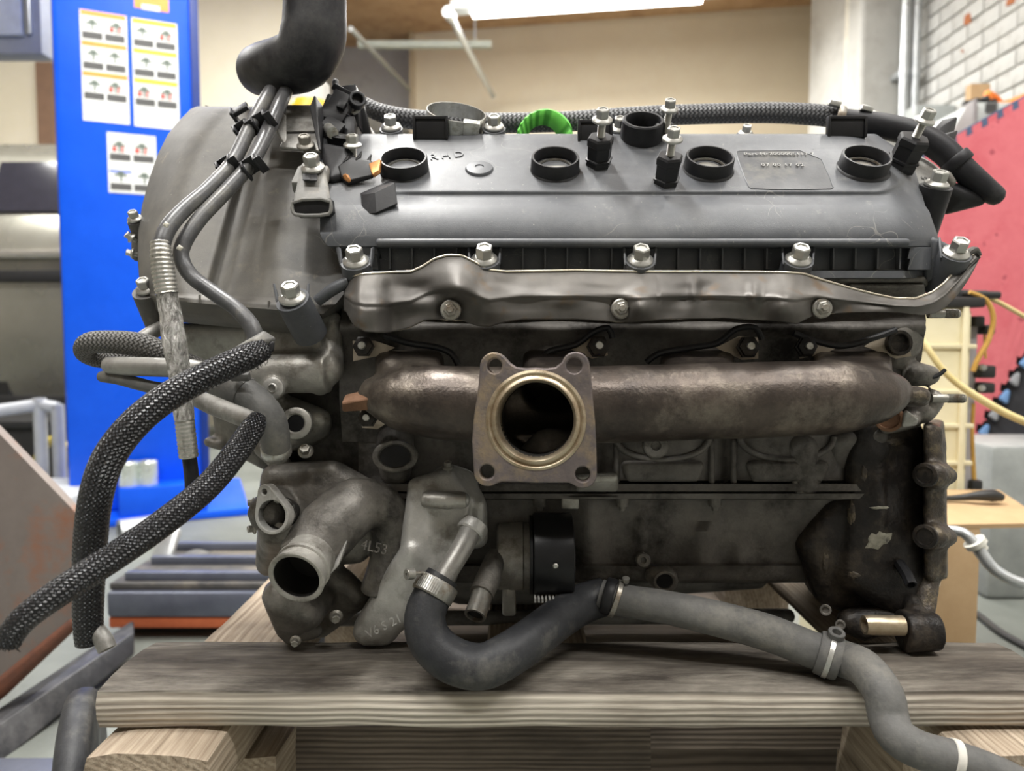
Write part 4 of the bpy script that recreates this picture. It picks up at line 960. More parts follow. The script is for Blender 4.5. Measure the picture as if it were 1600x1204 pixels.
bm = bmesh.new(); m = axis_M(P(427, 606, .4665), (-.1, -1, .05), None, M_(.47)); lathe(bm, [(0, -6), (17, -6), (17, 2), (14, 4), (8, 4), (6, 6), (6, 1), (2, 1), (0, 1)], m, 24); obj('core_plug', bm, MT['alu_light'], FH)
bm = bmesh.new(); m = axis_M(P(462, 661, .4805), (0, -1, .12), None, M_(.48)); lathe(bm, [(0, -10), (25, -10), (25, 0), (22, 2), (16, 2), (14, 0), (13, -1), (0, -1)], m, 30); obj('oil_port', bm, MT['alu'], FH)
bm = bmesh.new(); lathe(bm, [(0, 0), (13.5, 0), (13.5, .7), (0, .7)], axis_M(P(462, 661, .4808), (0, -1, .12), None, M_(.48)), 26); obj('port_hole_shade', bm, MT['black_gloss'], FH)  # black disc stands for the shade inside the oil port
bm = bmesh.new(); p, r = px([(372, 556, .478, 4), (367, 575, .470, 4), (368, 600, .468, 4)]); tube(bm, p, r, 8); obj('clamp_wire', bm, MT['zinc'], FH)
# dark oval port under the manifold
bm = bmesh.new(); hull(bm, [(618, 690, .505, 30), (618, 735, .505, 26), (618, 690, .55, 34)]); EL = cast('coolant_stub', bm, MT['block'], ENG, .0018, 3)
bm = bmesh.new(); m = axis_M(P(617, 712, .487), (0, -1, .25), None, M_(.487)); m = m @ Matrix.Diagonal((1, .72, 1, 1)); lathe(bm, [(0, -14), (36, -14), (36, -2), (33, 0), (27, 0), (25, -2), (24, -6), (0, -7)], m, 36); obj('stub_lip', bm, MT['alu_dark'], EL, 40); bm = bmesh.new(); lathe(bm, [(0, -5), (24.5, -5), (24.5, -4.5), (0, -4.5)], m, 30); obj('stub_hole_shade', bm, MT['black_gloss'], EL)  # the black disc is painted shade filling the oval opening

# ---- water pump and thermostat housing (lower left)
bm = bmesh.new()
hull(bm, [(430, 745, .51, 22), (520, 740, .505, 22), (600, 790, .50, 26), (430, 830, .495, 24), (560, 860, .50, 20), (430, 745, .58, 22), (600, 780, .58, 26), (420, 880, .55, 20)])
p, r = px([(475, 880, .447, 46), (510, 830, .462, 50), (560, 790, .478, 46), (605, 800, .487, 34), (615, 860, .492, 34), (600, 930, .488, 40)]); tube(bm, p, r, 24, .006)
hull(bm, [(420, 800, .46, 32), (425, 800, .50, 36), (440, 790, .52, 36)])
hull(bm, [(440, 930, .47, 30), (480, 960, .475, 26), (445, 985, .48, 14), (500, 930, .50, 26), (440, 930, .54, 30)])
hull(bm, [(520, 900, .51, 24), (560, 930, .51, 22), (500, 980, .52, 18)])
hull(bm, [(446, 975, .478, 14), (452, 995, .479, 11), (490, 985, .49, 14)])
WP = cast('water_pump', bm, MT['alu_dark'], ENG, .0015, 5, label='grimy cast aluminium water pump housing', rough=.0006, rs=90)
# the lighter side cover
bm = bmesh.new()
hull(bm, [(652, 760, .485, 16), (700, 745, .488, 14), (726, 780, .485, 14), (640, 870, .472, 18), (700, 900, .475, 16), (660, 760, .54, 16), (720, 760, .54, 16)])
hull(bm, [(645, 860, .472, 20), (690, 900, .475, 14), (575, 984, .485, 25), (600, 988, .486, 21), (625, 962, .478, 18), (640, 870, .53, 20), (580, 975, .53, 22)])
hull(bm, [(700, 735, .495, 12), (690, 745, .50, 16), (745, 790, .488, 16), (745, 840, .488, 18), (730, 745, .50, 12), (745, 800, .53, 18)])
hull(bm, [(672, 780, .472, 14), (722, 781, .472, 14)])
PC = cast('pump_cover', bm, MT['alu_light'], ENG, .0014, 4, label='light grey cast cover beside the water pump', rough=.0004, rs=120)
text('4L53', .009, .0005, axis_M(P(585, 855, .4605), (-.1, -1, .2), (1, 0, -.2)), MT['alu_dark'], 'casting_number', WP)
text('V6 S 21', .008, .0005, axis_M(P(600, 978, .4655), (0, -1, .1), (1, 0, .5)), MT['alu_light'], 'casting_number', PC)
bm = bmesh.new(); p, r = px([(664, 780, .466, 13), (700, 782, .464, 14), (712, 782, .464, 12), (728, 782, .464, 11)]); tube(bm, p, r, 18, .004, dome=(.5, 0)); obj('sender', bm, MT['alu'], PC)
# main outlet with machined lip
bm = bmesh.new(); a = P(462, 903, .413); d = (a - P(500, 848, .447)).normalized(); m = axis_M(a, d, None, M_(.413))
lathe(bm, [(0, -62), (42, -62), (43, -34), (46, -32), (46, -26), (43, -24), (44, -8), (46, -7), (47, -2), (45, 0), (41, 0), (38.5, -2), (38.5, -58), (0, -59)], m, 48); obj('outlet_neck', bm, MT['alu'], WP, 40, label='machined round outlet neck')
bm = bmesh.new(); lathe(bm, [(38.3, -4), (37.8, -57), (0, -58)], m, 40); obj('outlet_bore', bm, INNER, WP)
bm = bmesh.new(); hull(bm, [(543, 840, .452, 1.5), (516, 895, .44, 1.5), (528, 882, .44, 2), (545, 845, .46, 2)], 1); obj('thin_web', bm, MT['alu_light'], WP)
# side port with triangular flange
mp_ = M_(.444); MPp = axis_M(P(430, 800, .444), V(-.25, -1, .1), (1, -.2, -.2))
def tl(pts): return [((x - 430) * mp_, -(y - 800) * mp_) for x, y in pts]
out = tl(arc(430, 804, 30, -35, 175, 14) + arc(410, 772, 13, 160, 300, 8))
plate([out, tl(circ(430, 804, 24, 30)), tl(circ(409, 771, 5, 12))], .006, .0006, MPp, MT['alu_light'], 'port_flange', WP, 'bright machined port flange')
bm = bmesh.new(); lathe(bm, [(24 * mp_, .003), (24 * mp_, -.012), (16 * mp_, -.013), (15 * mp_, -.02), (0, -.021)], MPp @ Matrix.Translation((0, -4 * mp_, 0)), 30); obj('port_bore', bm, INNER, WP)
bm = bmesh.new(); lathe(bm, [(17 * mp_, -.0085), (24 * mp_, -.0075), (24 * mp_, -.0095), (17 * mp_, -.0105), (17 * mp_, -.0085)], MPp @ Matrix.Translation((0, -4 * mp_, 0)), 30); obj('port_seat', bm, MT['alu'], WP)
for (x, y, Y, r, ax) in ((462, 1000, .452, 9, (.1, -1, -.2)), (525, 962, .478, 11, (.2, -1, -.1)), (397, 785, .47, 8, (-1, -.3, 0)), (478, 705, .488, 12, (.1, -.8, .5)), (398, 825, .47, 9, (-.8, -.6, 0)), (700, 730, .485, 9, (0, -.4, .9))):
    bolt(x, y, Y, r, WP, BOLT_D, ax=V(*ax))
# pipe with pale collar leading to the hose
p0, p1 = P(742, 815, .462), P(683, 905, .440)
bm = bmesh.new(); d = (P(700, 880, .445) - P(737, 822, .462)).normalized(); lathe(bm, [(0, -16), (23, -16), (24, 0), (22, 3), (17, 3), (0, 3)], axis_M(P(735, 831, .464), d, None, M_(.464)), 28); obj('pipe_collar', bm, MT['alu_light'], PC)
bm = bmesh.new(); p, r = px([(738, 822, .466, 17), (726, 848, .456, 17.5), (706, 882, .446, 17), (684, 918, .438, 17)]); tube(bm, p, r, 22, .004); obj('hose_pipe', bm, MT['tin'], PC, label='bare steel hose pipe')
# small hex-ended nipple
bm = bmesh.new(); p, r = px([(775, 868, .485, 16), (762, 905, .468, 20), (752, 928, .458, 20)]); tube(bm, p, r, 20, .004); NP = obj('coolant_nipple', bm, MT['alu_dark'], ENG, label='short open-ended coolant nipple')
bm = bmesh.new(); p, r = px([(755, 922, .461, 17), (748, 945, .452, 17), (742, 962, .446, 18)]); tube(bm, p, r, 20, .004, hollow=(0, .012), wall=.76); obj('nipple_end', bm, MT['zinc_dull'], NP); bm = bmesh.new(); dd_ = (P(742, 962, .446) - P(748, 945, .452)).normalized(); lathe(bm, [(0, 0), (13, 0), (13, .5), (0, .5)], axis_M(P(742, 962, .446) - dd_ * .002, dd_, None, M_(.446)), 20); obj('nipple_hole_shade', bm, MT['black_gloss'], NP)  # black disc near the open end paints the dark inside
# oil-filter adaptor and black ribbed canister
bm = bmesh.new(); a, b = P(777, 868, .50), P(832, 868, .50); r = 53 * M_(.5); s = M_(.5)
lathe(bm, [(0, 0), (r * .9, 0), (r * .98, 3 * s), (r * .98, 18 * s), (r, 20 * s), (r, 40 * s), (r * .96, 42 * s), (r * .96, 56 * s), (0, 56 * s)], axis_M(a, (1, 0, 0)), 40); FA = obj('filter_adaptor', bm, MT['alu'], ENG, 40, label='pale round filter adaptor')
bm = bmesh.new(); box2(bm, P(785, 912, .50) - V(0, .01, 0), P(806, 955, .50) + V(0, .01, 0), .002); obj('adaptor_foot', bm, MT['alu'], FA)
bm = bmesh.new(); Y = .476; s = M_(Y); cyl = P(862, 866, Y + .010); rr = 68 * s
lathe(bm, [(0, -36), (63, -36), (63, -32), (56, -31), (66, -30), (67, -28), (67, 31), (65, 33), (56, 34), (0, 34)], axis_M(cyl, (1, 0, 0), None, s), 64); OF = obj('oil_filter', bm, MT['black_gloss'], ENG, 30, label='black cylindrical canister under the outlet flange')
bm = bmesh.new(); k = 0
for x in range(-28, 32, 6): lathe(bm, [(0, x), (68.2, x), (68.2, x + 2.2), (0, x + 2.2)], axis_M(cyl, (1, 0, 0), None, s), 64)
# ribbed lower rim as short teeth
tb = bmesh.new()
for i in range(11):
    c = P(836 + i * 5.6, 933, .476 - .010); box(tb, c, (3 * s, .012, 6 * s))
bm.free(); obj('ribbed_rim', tb, mottled('grey_rim', (.25, .25, .24), (.35, .35, .33), 50, .5), OF)
bm = bmesh.new(); lathe(bm, [(0, -3), (3.5, -3), (4.4, 0), (3, 1.4), (0, 1.6)], axis_M(P(868, 884, .4755 - .0205), (0, -1, -.15), None, s), 16); obj('rivet', bm, MT['zinc'], OF)
# pale square lug beside the flange and ledge behind it
bm = bmesh.new(); hull(bm, [(905, 748, .485, 8), (958, 746, .485, 8), (905, 762, .49, 6), (960, 762, .49, 6), (920, 750, .52, 8), (950, 750, .52, 8)]); obj('mount_pad', bm, MT['alu'], ENG, 50)
bm = bmesh.new(); hull(bm, [(880, 775, .495, 3), (902, 775, .495, 3), (880, 792, .495, 3), (902, 792, .495, 3), (890, 780, .52, 8)]); obj('mount_pad', bm, MT['alu'], ENG, 50)
# sump rail seen low behind the hoses
bm = bmesh.new(); hull(bm, [(520, 966, .60, 12), (1230, 962, .60, 12), (520, 966, .70, 12), (1230, 962, .70, 12)]); obj('sump_rail', bm, MT['block'], ENG, 50)
bm = bmesh.new(); hull(bm, [(650, 900, .56, 20), (1180, 900, .56, 20), (650, 900, .78, 20), (1180, 900, .78, 20), (720, 930, .60, 14), (830, 930, .60, 14), (720, 930, .76, 14), (830, 930, .76, 14)]); obj('oil_pan', bm, MT['block'], ENG, 50)
# ------------------------------------------------------------------ hoses and lines
def hose(name, label, cat, path, mat, seg=24, step=.004, part='hose', group=None, **k):
    pts, rad = px(path); base = min(pts, key=lambda q: q.z)
    t = thing(name, label, cat, base, group)
    bm = bmesh.new(); tube(bm, pts, rad, seg, step, **k); obj(part, bm, mat, t, 60); return t
def sub(t, name, path, mat, seg=20, label=None, **k):
    pts, rad = px(path); bm = bmesh.new(); tube(bm, pts, rad, seg, k.pop('step', .003), **k); return obj(name, bm, mat, t, 60, label=label)
def ringclip(t, name, a, b, r, mat, screw=True, seg=28):
    """flat band clamp between two path points"""
    pa, pb = P(*a), P(*b); z = (pb - pa); L = z.length; s = M_(a[2]); bm = bmesh.new()
    lathe(bm, [(r * s * .9, 0), (r * s, 0), (r * s * 1.05, L * .1), (r * s * 1.05, L * .9), (r * s, L), (r * s * .9, L), (r * s * .9, 0)], axis_M(pa, z), seg)
    return obj(name, bm, mat, t, 40)
# two black fuel lines clipped side by side
L1 = hose('fuel_line', 'dusty fuel line ending in silver corrugated sleeve, left of the pair', 'fuel line', [(423, 142, .545, 10), (410, 165, .530, 11), (388, 205, .512, 11), (362, 255, .490, 11), (325, 295, .466, 11), (287, 328, .446, 12), (262, 357, .432, 13), (252, 385, .426, 13), (252, 400, .425, 12)], MT['line'], part='line')
sub(L1, 'corrugated_sleeve', [(250, 378, .426, 14), (252, 400, .425, 16), (256, 430, .425, 17), (261, 458, .425, 17)], MT['foil_rib'], 24, fn=lambda s, a: 1 + .05 * math.sin(s * 2600), step=.0006, label='ribbed silver sleeve')
sub(L1, 'foil_wrap', [(260, 452, .425, 15), (266, 490, .424, 16), (272, 530, .423, 18), (279, 570, .423, 17), (284, 610, .423, 16), (288, 655, .424, 15)], MT['foil'], 28, fn=lambda s, a: 1 + .10 * noise.noise(V(math.cos(a) * 3, math.sin(a) * 3, s * 90)), step=.002, label='crinkled foil wrap')
sub(L1, 'corrugated_sleeve', [(287, 645, .424, 14.5), (291, 680, .425, 14.5), (295, 714, .426, 14.5)], MT['foil_rib'], 24, fn=lambda s, a: 1 + .04 * math.sin(s * 2600), step=.0006)
sub(L1, 'line_end', [(295, 708, .427, 11), (299, 740, .429, 11), (301, 775, .432, 11)], MT['rubber_dark'])
sub(L1, 'paint_mark', [(255, 352, .4195, 1), (260, 351, .4185, 5), (264, 350, .4195, 1)], MT['white_mark'], 10)
L2 = hose('fuel_line', 'black fuel line curving down into frayed rubber clip, right of the pair', 'fuel line', [(447, 142, .548, 10), (436, 165, .533, 11), (416, 210, .512, 11), (392, 255, .490, 11), (352, 300, .468, 11), (312, 342, .450, 11.5), (287, 380, .440, 12), (284, 405, .437, 12), (300, 432, .434, 12), (335, 458, .430, 12), (370, 483, .424, 12), (392, 508, .420, 13), (399, 530, .418, 13), (390, 548, .417, 13)], MT['line'], part='line')
sub(L2, 'paint_mark', [(276, 388, .4265, 1), (281, 387, .4255, 5), (286, 387, .4265, 1)], MT['white_mark'], 10)
bm = bmesh.new(); hull(bm, [(372, 545, .412, 5), (412, 522, .413, 5), (425, 530, .416, 5), (424, 545, .420, 4), (395, 566, .418, 4), (380, 553, .412, 5), (400, 535, .405, 8)])
obj('rubber_clip', bm, MT['rubber_dusty'], L2, 50, label='frayed rubber clip')
bm = bmesh.new(); hull(bm, [(426, 536, .412, 3), (424, 546, .412, 4), (394, 570, .412, 4), (392, 562, .411, 3)]); obj('clip_edge', bm, MT['black'], L2, 50)
FR = random.Random(3); bm = bmesh.new()
for i in range(14):
    x = 393 + i * 2.2; y = 572 - i * 1.5; p = [P(x, y, .412), P(x + FR.uniform(-3, 3), y + 4, .411), P(x + FR.uniform(-5, 5), y + FR.uniform(6, 13), .411)]; tube(bm, p, .00018, 5, .002)
o = obj('frayed_threads', bm, MT['black'], L2); o['kind'] = 'stuff'
# clips holding the lines to the cover
for (x, y, Y) in ((380, 205, .515), (408, 192, .514), (354, 262, .488), (393, 262, .482)):
    bm = bmesh.new(); c = P(x, y, Y); R = Matrix.Rotation(math.radians(-32), 3, 'Y') @ Matrix.Rotation(math.radians(40), 3, 'X')
    box(bm, c - R @ V(.004, 0, 0), (.0018, .010, .011), R, .0004); box(bm, c + R @ V(.005, 0, 0), (.0018, .010, .011), R, .0004); box(bm, c + R @ V(0, .004, 0), (.011, .0018, .011), R, .0004); box(bm, c + R @ V(.007, -.004, 0), (.005, .0016, .011), R, .0004)
    obj('line_clip', bm, MT['black'], TC)
bm = bmesh.new(); c = P(372, 190, .53); R = Matrix.Rotation(math.radians(-30), 3, 'Y') @ Matrix.Rotation(math.radians(40), 3, 'X')
box(bm, c, (.002, .012, .018), R, .0004); box(bm, c + R @ V(.006, 0, .006), (.012, .010, .003), R, .0004); box(bm, c + R @ V(.005, 0, -.005), (.010, .010, .003), R, .0004); obj('line_clip', bm, MT['black'], TC)
# braided black hoses in the foreground
B1 = hose('braided_hose', 'black braided hose arching left and hanging down with a metal tip', 'hose', [(412, 545, .408, 17), (385, 558, .400, 21), (330, 583, .390, 22), (262, 620, .378, 23), (210, 662, .370, 24), (170, 715, .365, 25), (150, 775, .364, 25), (141, 850, .368, 25), (138, 930, .372, 23), (138, 975, .374, 22), (141, 1002, .375, 22)], MT['braid'], 36, .003, part='braid')
sub(B1, 'metal_tip', [(152, 985, .374, 13), (163, 1002, .372, 14.5), (168, 1014, .371, 14)], MT['tin'], 24, hollow=(0, .006))
bm = bmesh.new()
for i in range(26):
    a = FR.uniform(0, 6.28); c = P(141 + 21 * math.cos(a), 1000, .375 + 21 * M_(.375) * math.sin(a)); tube(bm, [c, c + V(FR.uniform(-.0008, .0008), 0, -.0012), c + V(FR.uniform(-.0015, .0015), 0, -FR.uniform(.0015, .003))], .00022, 5, .002)
o = obj('frayed_threads', bm, MT['black'], B1); o['kind'] = 'stuff'
B2 = hose('braided_hose', 'black braided hose running straight to lower left corner with frayed end', 'hose', [(403, 652, .408, 13), (395, 668, .403, 19), (368, 708, .394, 20), (322, 762, .380, 21), (250, 820, .362, 22), (180, 868, .350, 23), (100, 920, .338, 23), (45, 960, .332, 22), (22, 985, .331, 21), (12, 1003, .331, 20)], MT['braid'], 36, .003, part='braid')
sub(B2, 'steel_tube', [(300, 618, .440, 13), (330, 632, .430, 15), (370, 648, .416, 15), (392, 657, .409, 15), (402, 668, .405, 14)], MT['tin'], 22, label='grey steel tube entering the braid')
bm = bmesh.new()
for i in range(30):
    a = FR.uniform(0, 6.28); c = P(14 + 20 * math.cos(a), 1000 + 8 * math.sin(a), .331 + 12 * M_(.33) * math.sin(a)); tube(bm, [c, c + V(FR.uniform(-.002, 0), 0, -.0015), c + V(FR.uniform(-.003, .001), 0, -FR.uniform(.002, .004))], .00022, 5, .002)
o = obj('frayed_threads', bm, MT['black'], B2); o['kind'] = 'stuff'
# grey braided loop and pipes sticking out at the left
LP = hose('looped_hose', 'grey braided hose bent in a tight loop at left of engine', 'hose', [(330, 580, .485, 13), (275, 560, .478, 17), (225, 540, .472, 19), (175, 534, .470, 18), (140, 536, .472, 17), (134, 550, .482, 16), (160, 560, .492, 15), (210, 558, .50, 13), (260, 556, .50, 12)], MT['braid_grey'], 28, .003, part='braid')
PI1 = hose('steel_pipe', 'thick grey steel pipe with rounded end below the looped hose', 'pipe', [(172, 570, .466, 14), (200, 572, .462, 15), (262, 574, .455, 15), (300, 576, .455, 15), (345, 585, .462, 14)], MT['tin'], 22, .004, part='pipe', dome=(.8, 0))
PI2 = hose('rubber_pipe', 'thin dark rubber pipe with closed end under the grey pipe', 'pipe', [(160, 588, .470, 9), (185, 591, .466, 10), (215, 599, .462, 10), (245, 606, .459, 10), (300, 612, .458, 10)], MT['rubber_dusty'], 18, .004, part='pipe', dome=(.8, 0))
sub(ENG, 'vent_stub', [(212, 535, .50, 10), (232, 522, .505, 11), (262, 508, .52, 11)], MT['tin'], 18)
H3 = hose('bypass_hose', 'dusty grey rubber bypass hose bending down beside braided hoses', 'hose', [(338, 594, .462, 24), (362, 604, .456, 26), (392, 622, .452, 26), (420, 652, .452, 25), (430, 686, .456, 23), (432, 712, .462, 20)], MT['rubber_dusty'], 28, .004)
ringclip(H3, 'spring_band', (356, 601, .457), (384, 617, .4525), 27, MT['rubber_dusty'])
ringclip(H3, 'hose_clamp', (431, 698, .459), (432, 709, .4615), 22.5, MT['zinc'])
bm = bmesh.new(); box(bm, P(376, 588, .441), (.011, .005, .005), rotx(20), .001); obj('clamp_tag', bm, MT['rubber_dusty'], H3)
# big intake hose at the top left
IH = hose('intake_hose', 'large black rubber elbow hose rising out of the top of the picture', 'hose', [(492, -170, .545, 46), (492, -60, .545, 46), (492, 20, .545, 47), (489, 60, .545, 49), (472, 92, .548, 46), (444, 103, .556, 42), (420, 107, .570, 39), (408, 110, .588, 37)], MT['rubber_dark'], 40, .006, dome=(0, .4))
sub(IH, 'mould_seam', [(447, 20, .533, 2), (450, 60, .530, 2), (452, 72, .528, 2)], MT['rubber_dark'], 8)
# lower coolant hose with clamps
yb = lambda Y, r: 0
CH = hose('coolant_hose', 'thick black coolant hose dipping in a U over the front plank', 'hose', [(692, 900, .441, 27), (678, 925, .437, 31), (664, 962, .432, 33), (672, 1000, .428, 35), (705, 1030, .425, 36), (752, 1041, .425, 36), (795, 1022, .430, 35), (838, 992, .444, 33), (878, 962, .462, 32), (912, 942, .476, 31), (945, 931, .480, 30)], MT['rubber'], 36, .004, hollow=(.01, 0), wall=.8)
ringclip(CH, 'hose_clamp', (686, 908, .440), (673, 932, .4355), 33, MT['zinc_dull'], seg=40)
pa, pb = P(686, 908, .440), P(673, 932, .4355); mc = axis_M((pa + pb) / 2, pb - pa); Rc = 33 * M_(.438) * 1.06
for k in range(60):
    a_ = k * math.radians(6); nrm_ = mc.to_3x3() @ V(math.cos(a_), math.sin(a_), 0)
    if nrm_.y < -.45 and -.75 < nrm_.x < .35:
        bm = bmesh.new(); box(bm, (Rc, 0, 0), (.0012, .0011, .0085), None); bm.transform(mc @ Matrix.Rotation(a_, 4, 'Z')); obj('clamp_thread', bm, MT['zinc'], CH)
bm = bmesh.new(); c = P(643, 896, .428); lathe(bm, [(0, -4), (7, -4), (9, -3), (9, 9), (8, 10), (2.5, 10), (2.5, 7), (0, 7)], axis_M(c, (-.75, -.6, .1), None, M_(.428)), 18); lathe(bm, [(0, -22), (3, -22), (3, -3), (0, -3)], axis_M(c, (-.75, -.6, .1), None, M_(.428)), 10); obj('clamp_screw', bm, MT['zinc_dull'], CH)
CH2 = hose('coolant_hose', 'long grey coolant hose snaking right across the plank and over its edge', 'hose', [(938, 928, .474, 24), (970, 937, .470, 25), (1040, 948, .462, 26), (1120, 966, .456, 28), (1200, 988, .450, 29), (1270, 1015, .444, 29), (1318, 1029, .438, 29), (1352, 1045, .423, 30), (1380, 1083, .408, 31), (1388, 1120, .402, 31), (1402, 1150, .394, 31), (1440, 1172, .388, 30), (1500, 1188, .384, 29), (1570, 1215, .380, 29), (1650, 1260, .376, 29)], MT['rubber_dusty'], 36, .004)
ringclip(CH2, 'hose_clamp', (944, 929, .473), (960, 934, .471), 28, MT['black'])
ringclip(CH2, 'clamp_band', (958, 933, .471), (966, 936, .4705), 29, MT['zinc_dull'])
ringclip(CH2, 'hose_clamp', (1277, 1017, .4435), (1312, 1030, .4385), 33, MT['rubber_dusty'])
ringclip(CH2, 'clamp_band', (1290, 1022, .4415), (1299, 1025.5, .4402), 34.5, MT['zinc'])
bm = bmesh.new(); lathe(bm, cup_prof(13, 7, 22, 10, 1), axis_M(P(1303, 1003, .440), (.05, -.35, .94), None, M_(.44)), 22); obj('clamp_lug', bm, MT['rubber_dusty'], CH2)
ringclip(CH2, 'paint_band', (1484, 1183, .3850), (1498, 1187, .3842), 29.5, mottled('pale_band', (.5, .48, .44), (.62, .6, .55), 40, .6))
bm = bmesh.new(); lathe(bm, [(0, -4), (5, -4), (6, 4), (0, 5)], axis_M(P(978, 906, .468), (0, -.3, .95), None, M_(.468)), 12); obj('clamp_screw', bm, MT['zinc_dull'], CH2)
# corrugated hose running behind the valve cover
BH = hose('heater_hose', 'long black textile-ribbed hose lying behind the valve cover', 'hose', [(560, 160, .61, 12), (600, 178, .605, 14), (660, 188, .60, 15), (760, 192, .60, 15), (880, 190, .60, 15), (1000, 182, .60, 15), (1100, 178, .60, 15), (1200, 176, .598, 15.5), (1270, 179, .596, 16), (1312, 184, .594, 16)], MT['braid_rubber'], 30, .004)
BH2 = hose('heater_hose', 'thick black hose sloping down past the right corner of the valve cover', 'hose', [(1296, 184, .594, 15), (1330, 188, .592, 16), (1380, 197, .588, 19), (1430, 210, .582, 19.5), (1470, 232, .576, 20), (1503, 263, .570, 19), (1545, 298, .566, 16), (1556, 306, .565, 15)], MT['rubber_dark'], 30, .004, dome=(0, .8))
for (x, y) in ((1302, 184), (1352, 192)):
    ringclip(BH2, 'hose_clamp', (x, y, .593), (x + 13, y + 3, .5925), 19, MT['zinc_dull'])
    bm = bmesh.new(); box(bm, P(x + 2, y - 22, .585), (.009, .005, .004), Matrix.Rotation(math.radians(15), 3, 'Y'), .0006); obj('clamp_ear', bm, MT['zinc'], BH2)
ringclip(BH2, 'hose_cuff', (1488, 248, .573), (1500, 260, .571), 23, MT['rubber_dark'])
bm = bmesh.new(); hull(bm, [(1474, 190, .60, 3), (1492, 186, .60, 3), (1488, 203, .60, 3), (1464, 205, .595, 6), (1466, 220, .59, 4)]); hull(bm, [(1478, 210, .585, 2), (1494, 206, .585, 2), (1486, 226, .58, 3), (1474, 214, .58, 3)]); obj('wire_clip', bm, MT['black'], BH2, 40)
bm = bmesh.new(); hull(bm, [(1470, 292, .57, 10), (1500, 305, .57, 12), (1530, 312, .57, 10), (1480, 325, .58, 10), (1530, 300, .58, 8)]); cast('rear_sensor', bm, MT['black'], ENG, .0014, 3)
bm = bmesh.new(); hull(bm, [(1478, 275, .56, 8), (1486, 285, .56, 7)]); obj('sensor_cap', bm, MT['alu_dark'], ENG)
# loose screw band clamp and green strap behind the cover
c = P(712, 186, .565); t = thing('hose_clamp', 'loose shiny worm-drive hose clamp ring standing behind valve cover', 'hose clamp', c - V(0, 0, .016))
m = axis_M(c, (0.15, -.55, .83), (1, 0, .05)); R = 44 * M_(.565); bm = bmesh.new(); lathe(bm, [(R, -.0055), (R + .0008, -.0055), (R + .0008, .0055), (R, .0055), (R, -.0055)], m, 56); obj('band', bm, MT['zinc'], t, 40)
sl = bmesh.new(); box(sl, (0, 0, 0), (.0010, .0012, .009)); SL = mesh_of(sl, 'thread_slot', MT['zinc_dull'])
for i in range(16):
    a = math.radians(85 + i * 4.5); inst('thread_slot', SL, m @ Matrix.Rotation(a, 4, 'Z') @ Matrix.Translation((R + .0008, 0, 0)) @ Matrix.Rotation(.3, 4, 'X'), t)
bm = bmesh.new(); box(bm, m @ V(R * .55, -R * .85, 0), (.012, .008, .012), m.to_3x3().normalized(), .001); obj('screw_housing', bm, MT['zinc'], t)
c = P(848, 214, .59); t = thing('lifting_strap', 'bright green ribbed webbing strap looped behind valve cover', 'strap', c)
bm = bmesh.new(); n = 48; A_ = []
for i in range(n + 1):
    a = math.radians(205 - 230 * i / n); R_ = 26 * M_(.59); q = c + V(math.cos(a) * R_, 0, math.sin(a) * R_ - .002)
    o_ = V(math.cos(a), 0, math.sin(a)); A_.append((bm.verts.new(q + V(0, .004, 0)), bm.verts.new(q + o_ * .0085 + V(.001, -.006 - .004 * math.cos(a), 0))))
for i in range(n): bm.faces.new((A_[i][0], A_[i + 1][0], A_[i + 1][1], A_[i][1]))
t2 = NT('green_webbing_ribbed'); w = t2.n('TexWave', i_Scale=90.0); w.bands_direction = 'DIAGONAL'; t2.l(t2.tc.outputs['Object'], w.inputs[0]); t2.bump(w.outputs['Fac'], 1, .001)
STR = t2.out(t2.ramp(w.outputs['Fac'], [(.2, (.06, .33, .03)), (.7, (.17, .68, .09))]), .6)
o = obj('webbing', bm, STR, t, 60); s_ = o.modifiers.new('s', 'SOLIDIFY'); s_.thickness = .002

for k_, g_ in ((L1, 'fuel lines clipped to the timing cover'), (L2, 'fuel lines clipped to the timing cover'), (B1, 'black braided hoses'), (B2, 'black braided hoses'), (CH, 'coolant hoses on the plank'), (CH2, 'coolant hoses on the plank'), (BH, 'hoses behind the valve cover'), (BH2, 'hoses behind the valve cover')): k_['group'] = g_
# ------------------------------------------------------------------ background things
M_blue = mottled('lift_blue', (.003, .085, .72), (.006, .105, .82), 6, .35, 0, .05, 60)
M_bluedk = flat('dark_blue', (.006, .035, .22), .4)
M_paper = flat('sticker_white', (.82, .84, .84), .5)
M_ora = flat('sticker_orange', (.85, .35, .06), .5); M_yel = flat('sticker_yellow', (.88, .70, .04), .5)
M_cap = flat('sticker_caption', (.09, .09, .09), .5); M_ic = flat('sticker_ink', (.16, .20, .17), .5); M_red = flat('sticker_red', (.62, .10, .08), .5)
M_pale = flat('sticker_lines', (.62, .65, .66), .5)
# --- lift post
pl, pr_ = P(96, 500, 2.0), P(322, 500, 2.14)
ex = V(pr_.x - pl.x, pr_.y - pl.y, 0); WL = ex.length; ex.normalize(); ey = V(-ex.y, ex.x, 0)
zb = P(300, 795, 2.05).z
LIFT = thing('lift_post', 'bright blue vehicle lift post covered with warning stickers', 'vehicle lift', (pl.x + ex.x * WL / 2, pl.y + .1, 0))
RL = Matrix((ex, ey, V(0, 0, 1))).transposed()
def lb(u0, u1, v0, v1, z0, z1, bev=0, bm=None):
    bm = bm or bmesh.new(); c = V(pl.x, pl.y, 0) + ex * ((u0 + u1) / 2) + ey * ((v0 + v1) / 2) + V(0, 0, (z0 + z1) / 2)
    return box(bm, c, (u1 - u0, v1 - v0, z1 - z0), RL, bev)
obj('column', lb(.0, WL - .022, 0, .30, .02, 2.68, .018), M_blue, LIFT)
obj('column_flange', lb(WL - .03, WL, .02, .32, .02, 2.68, .004), M_bluedk, LIFT)
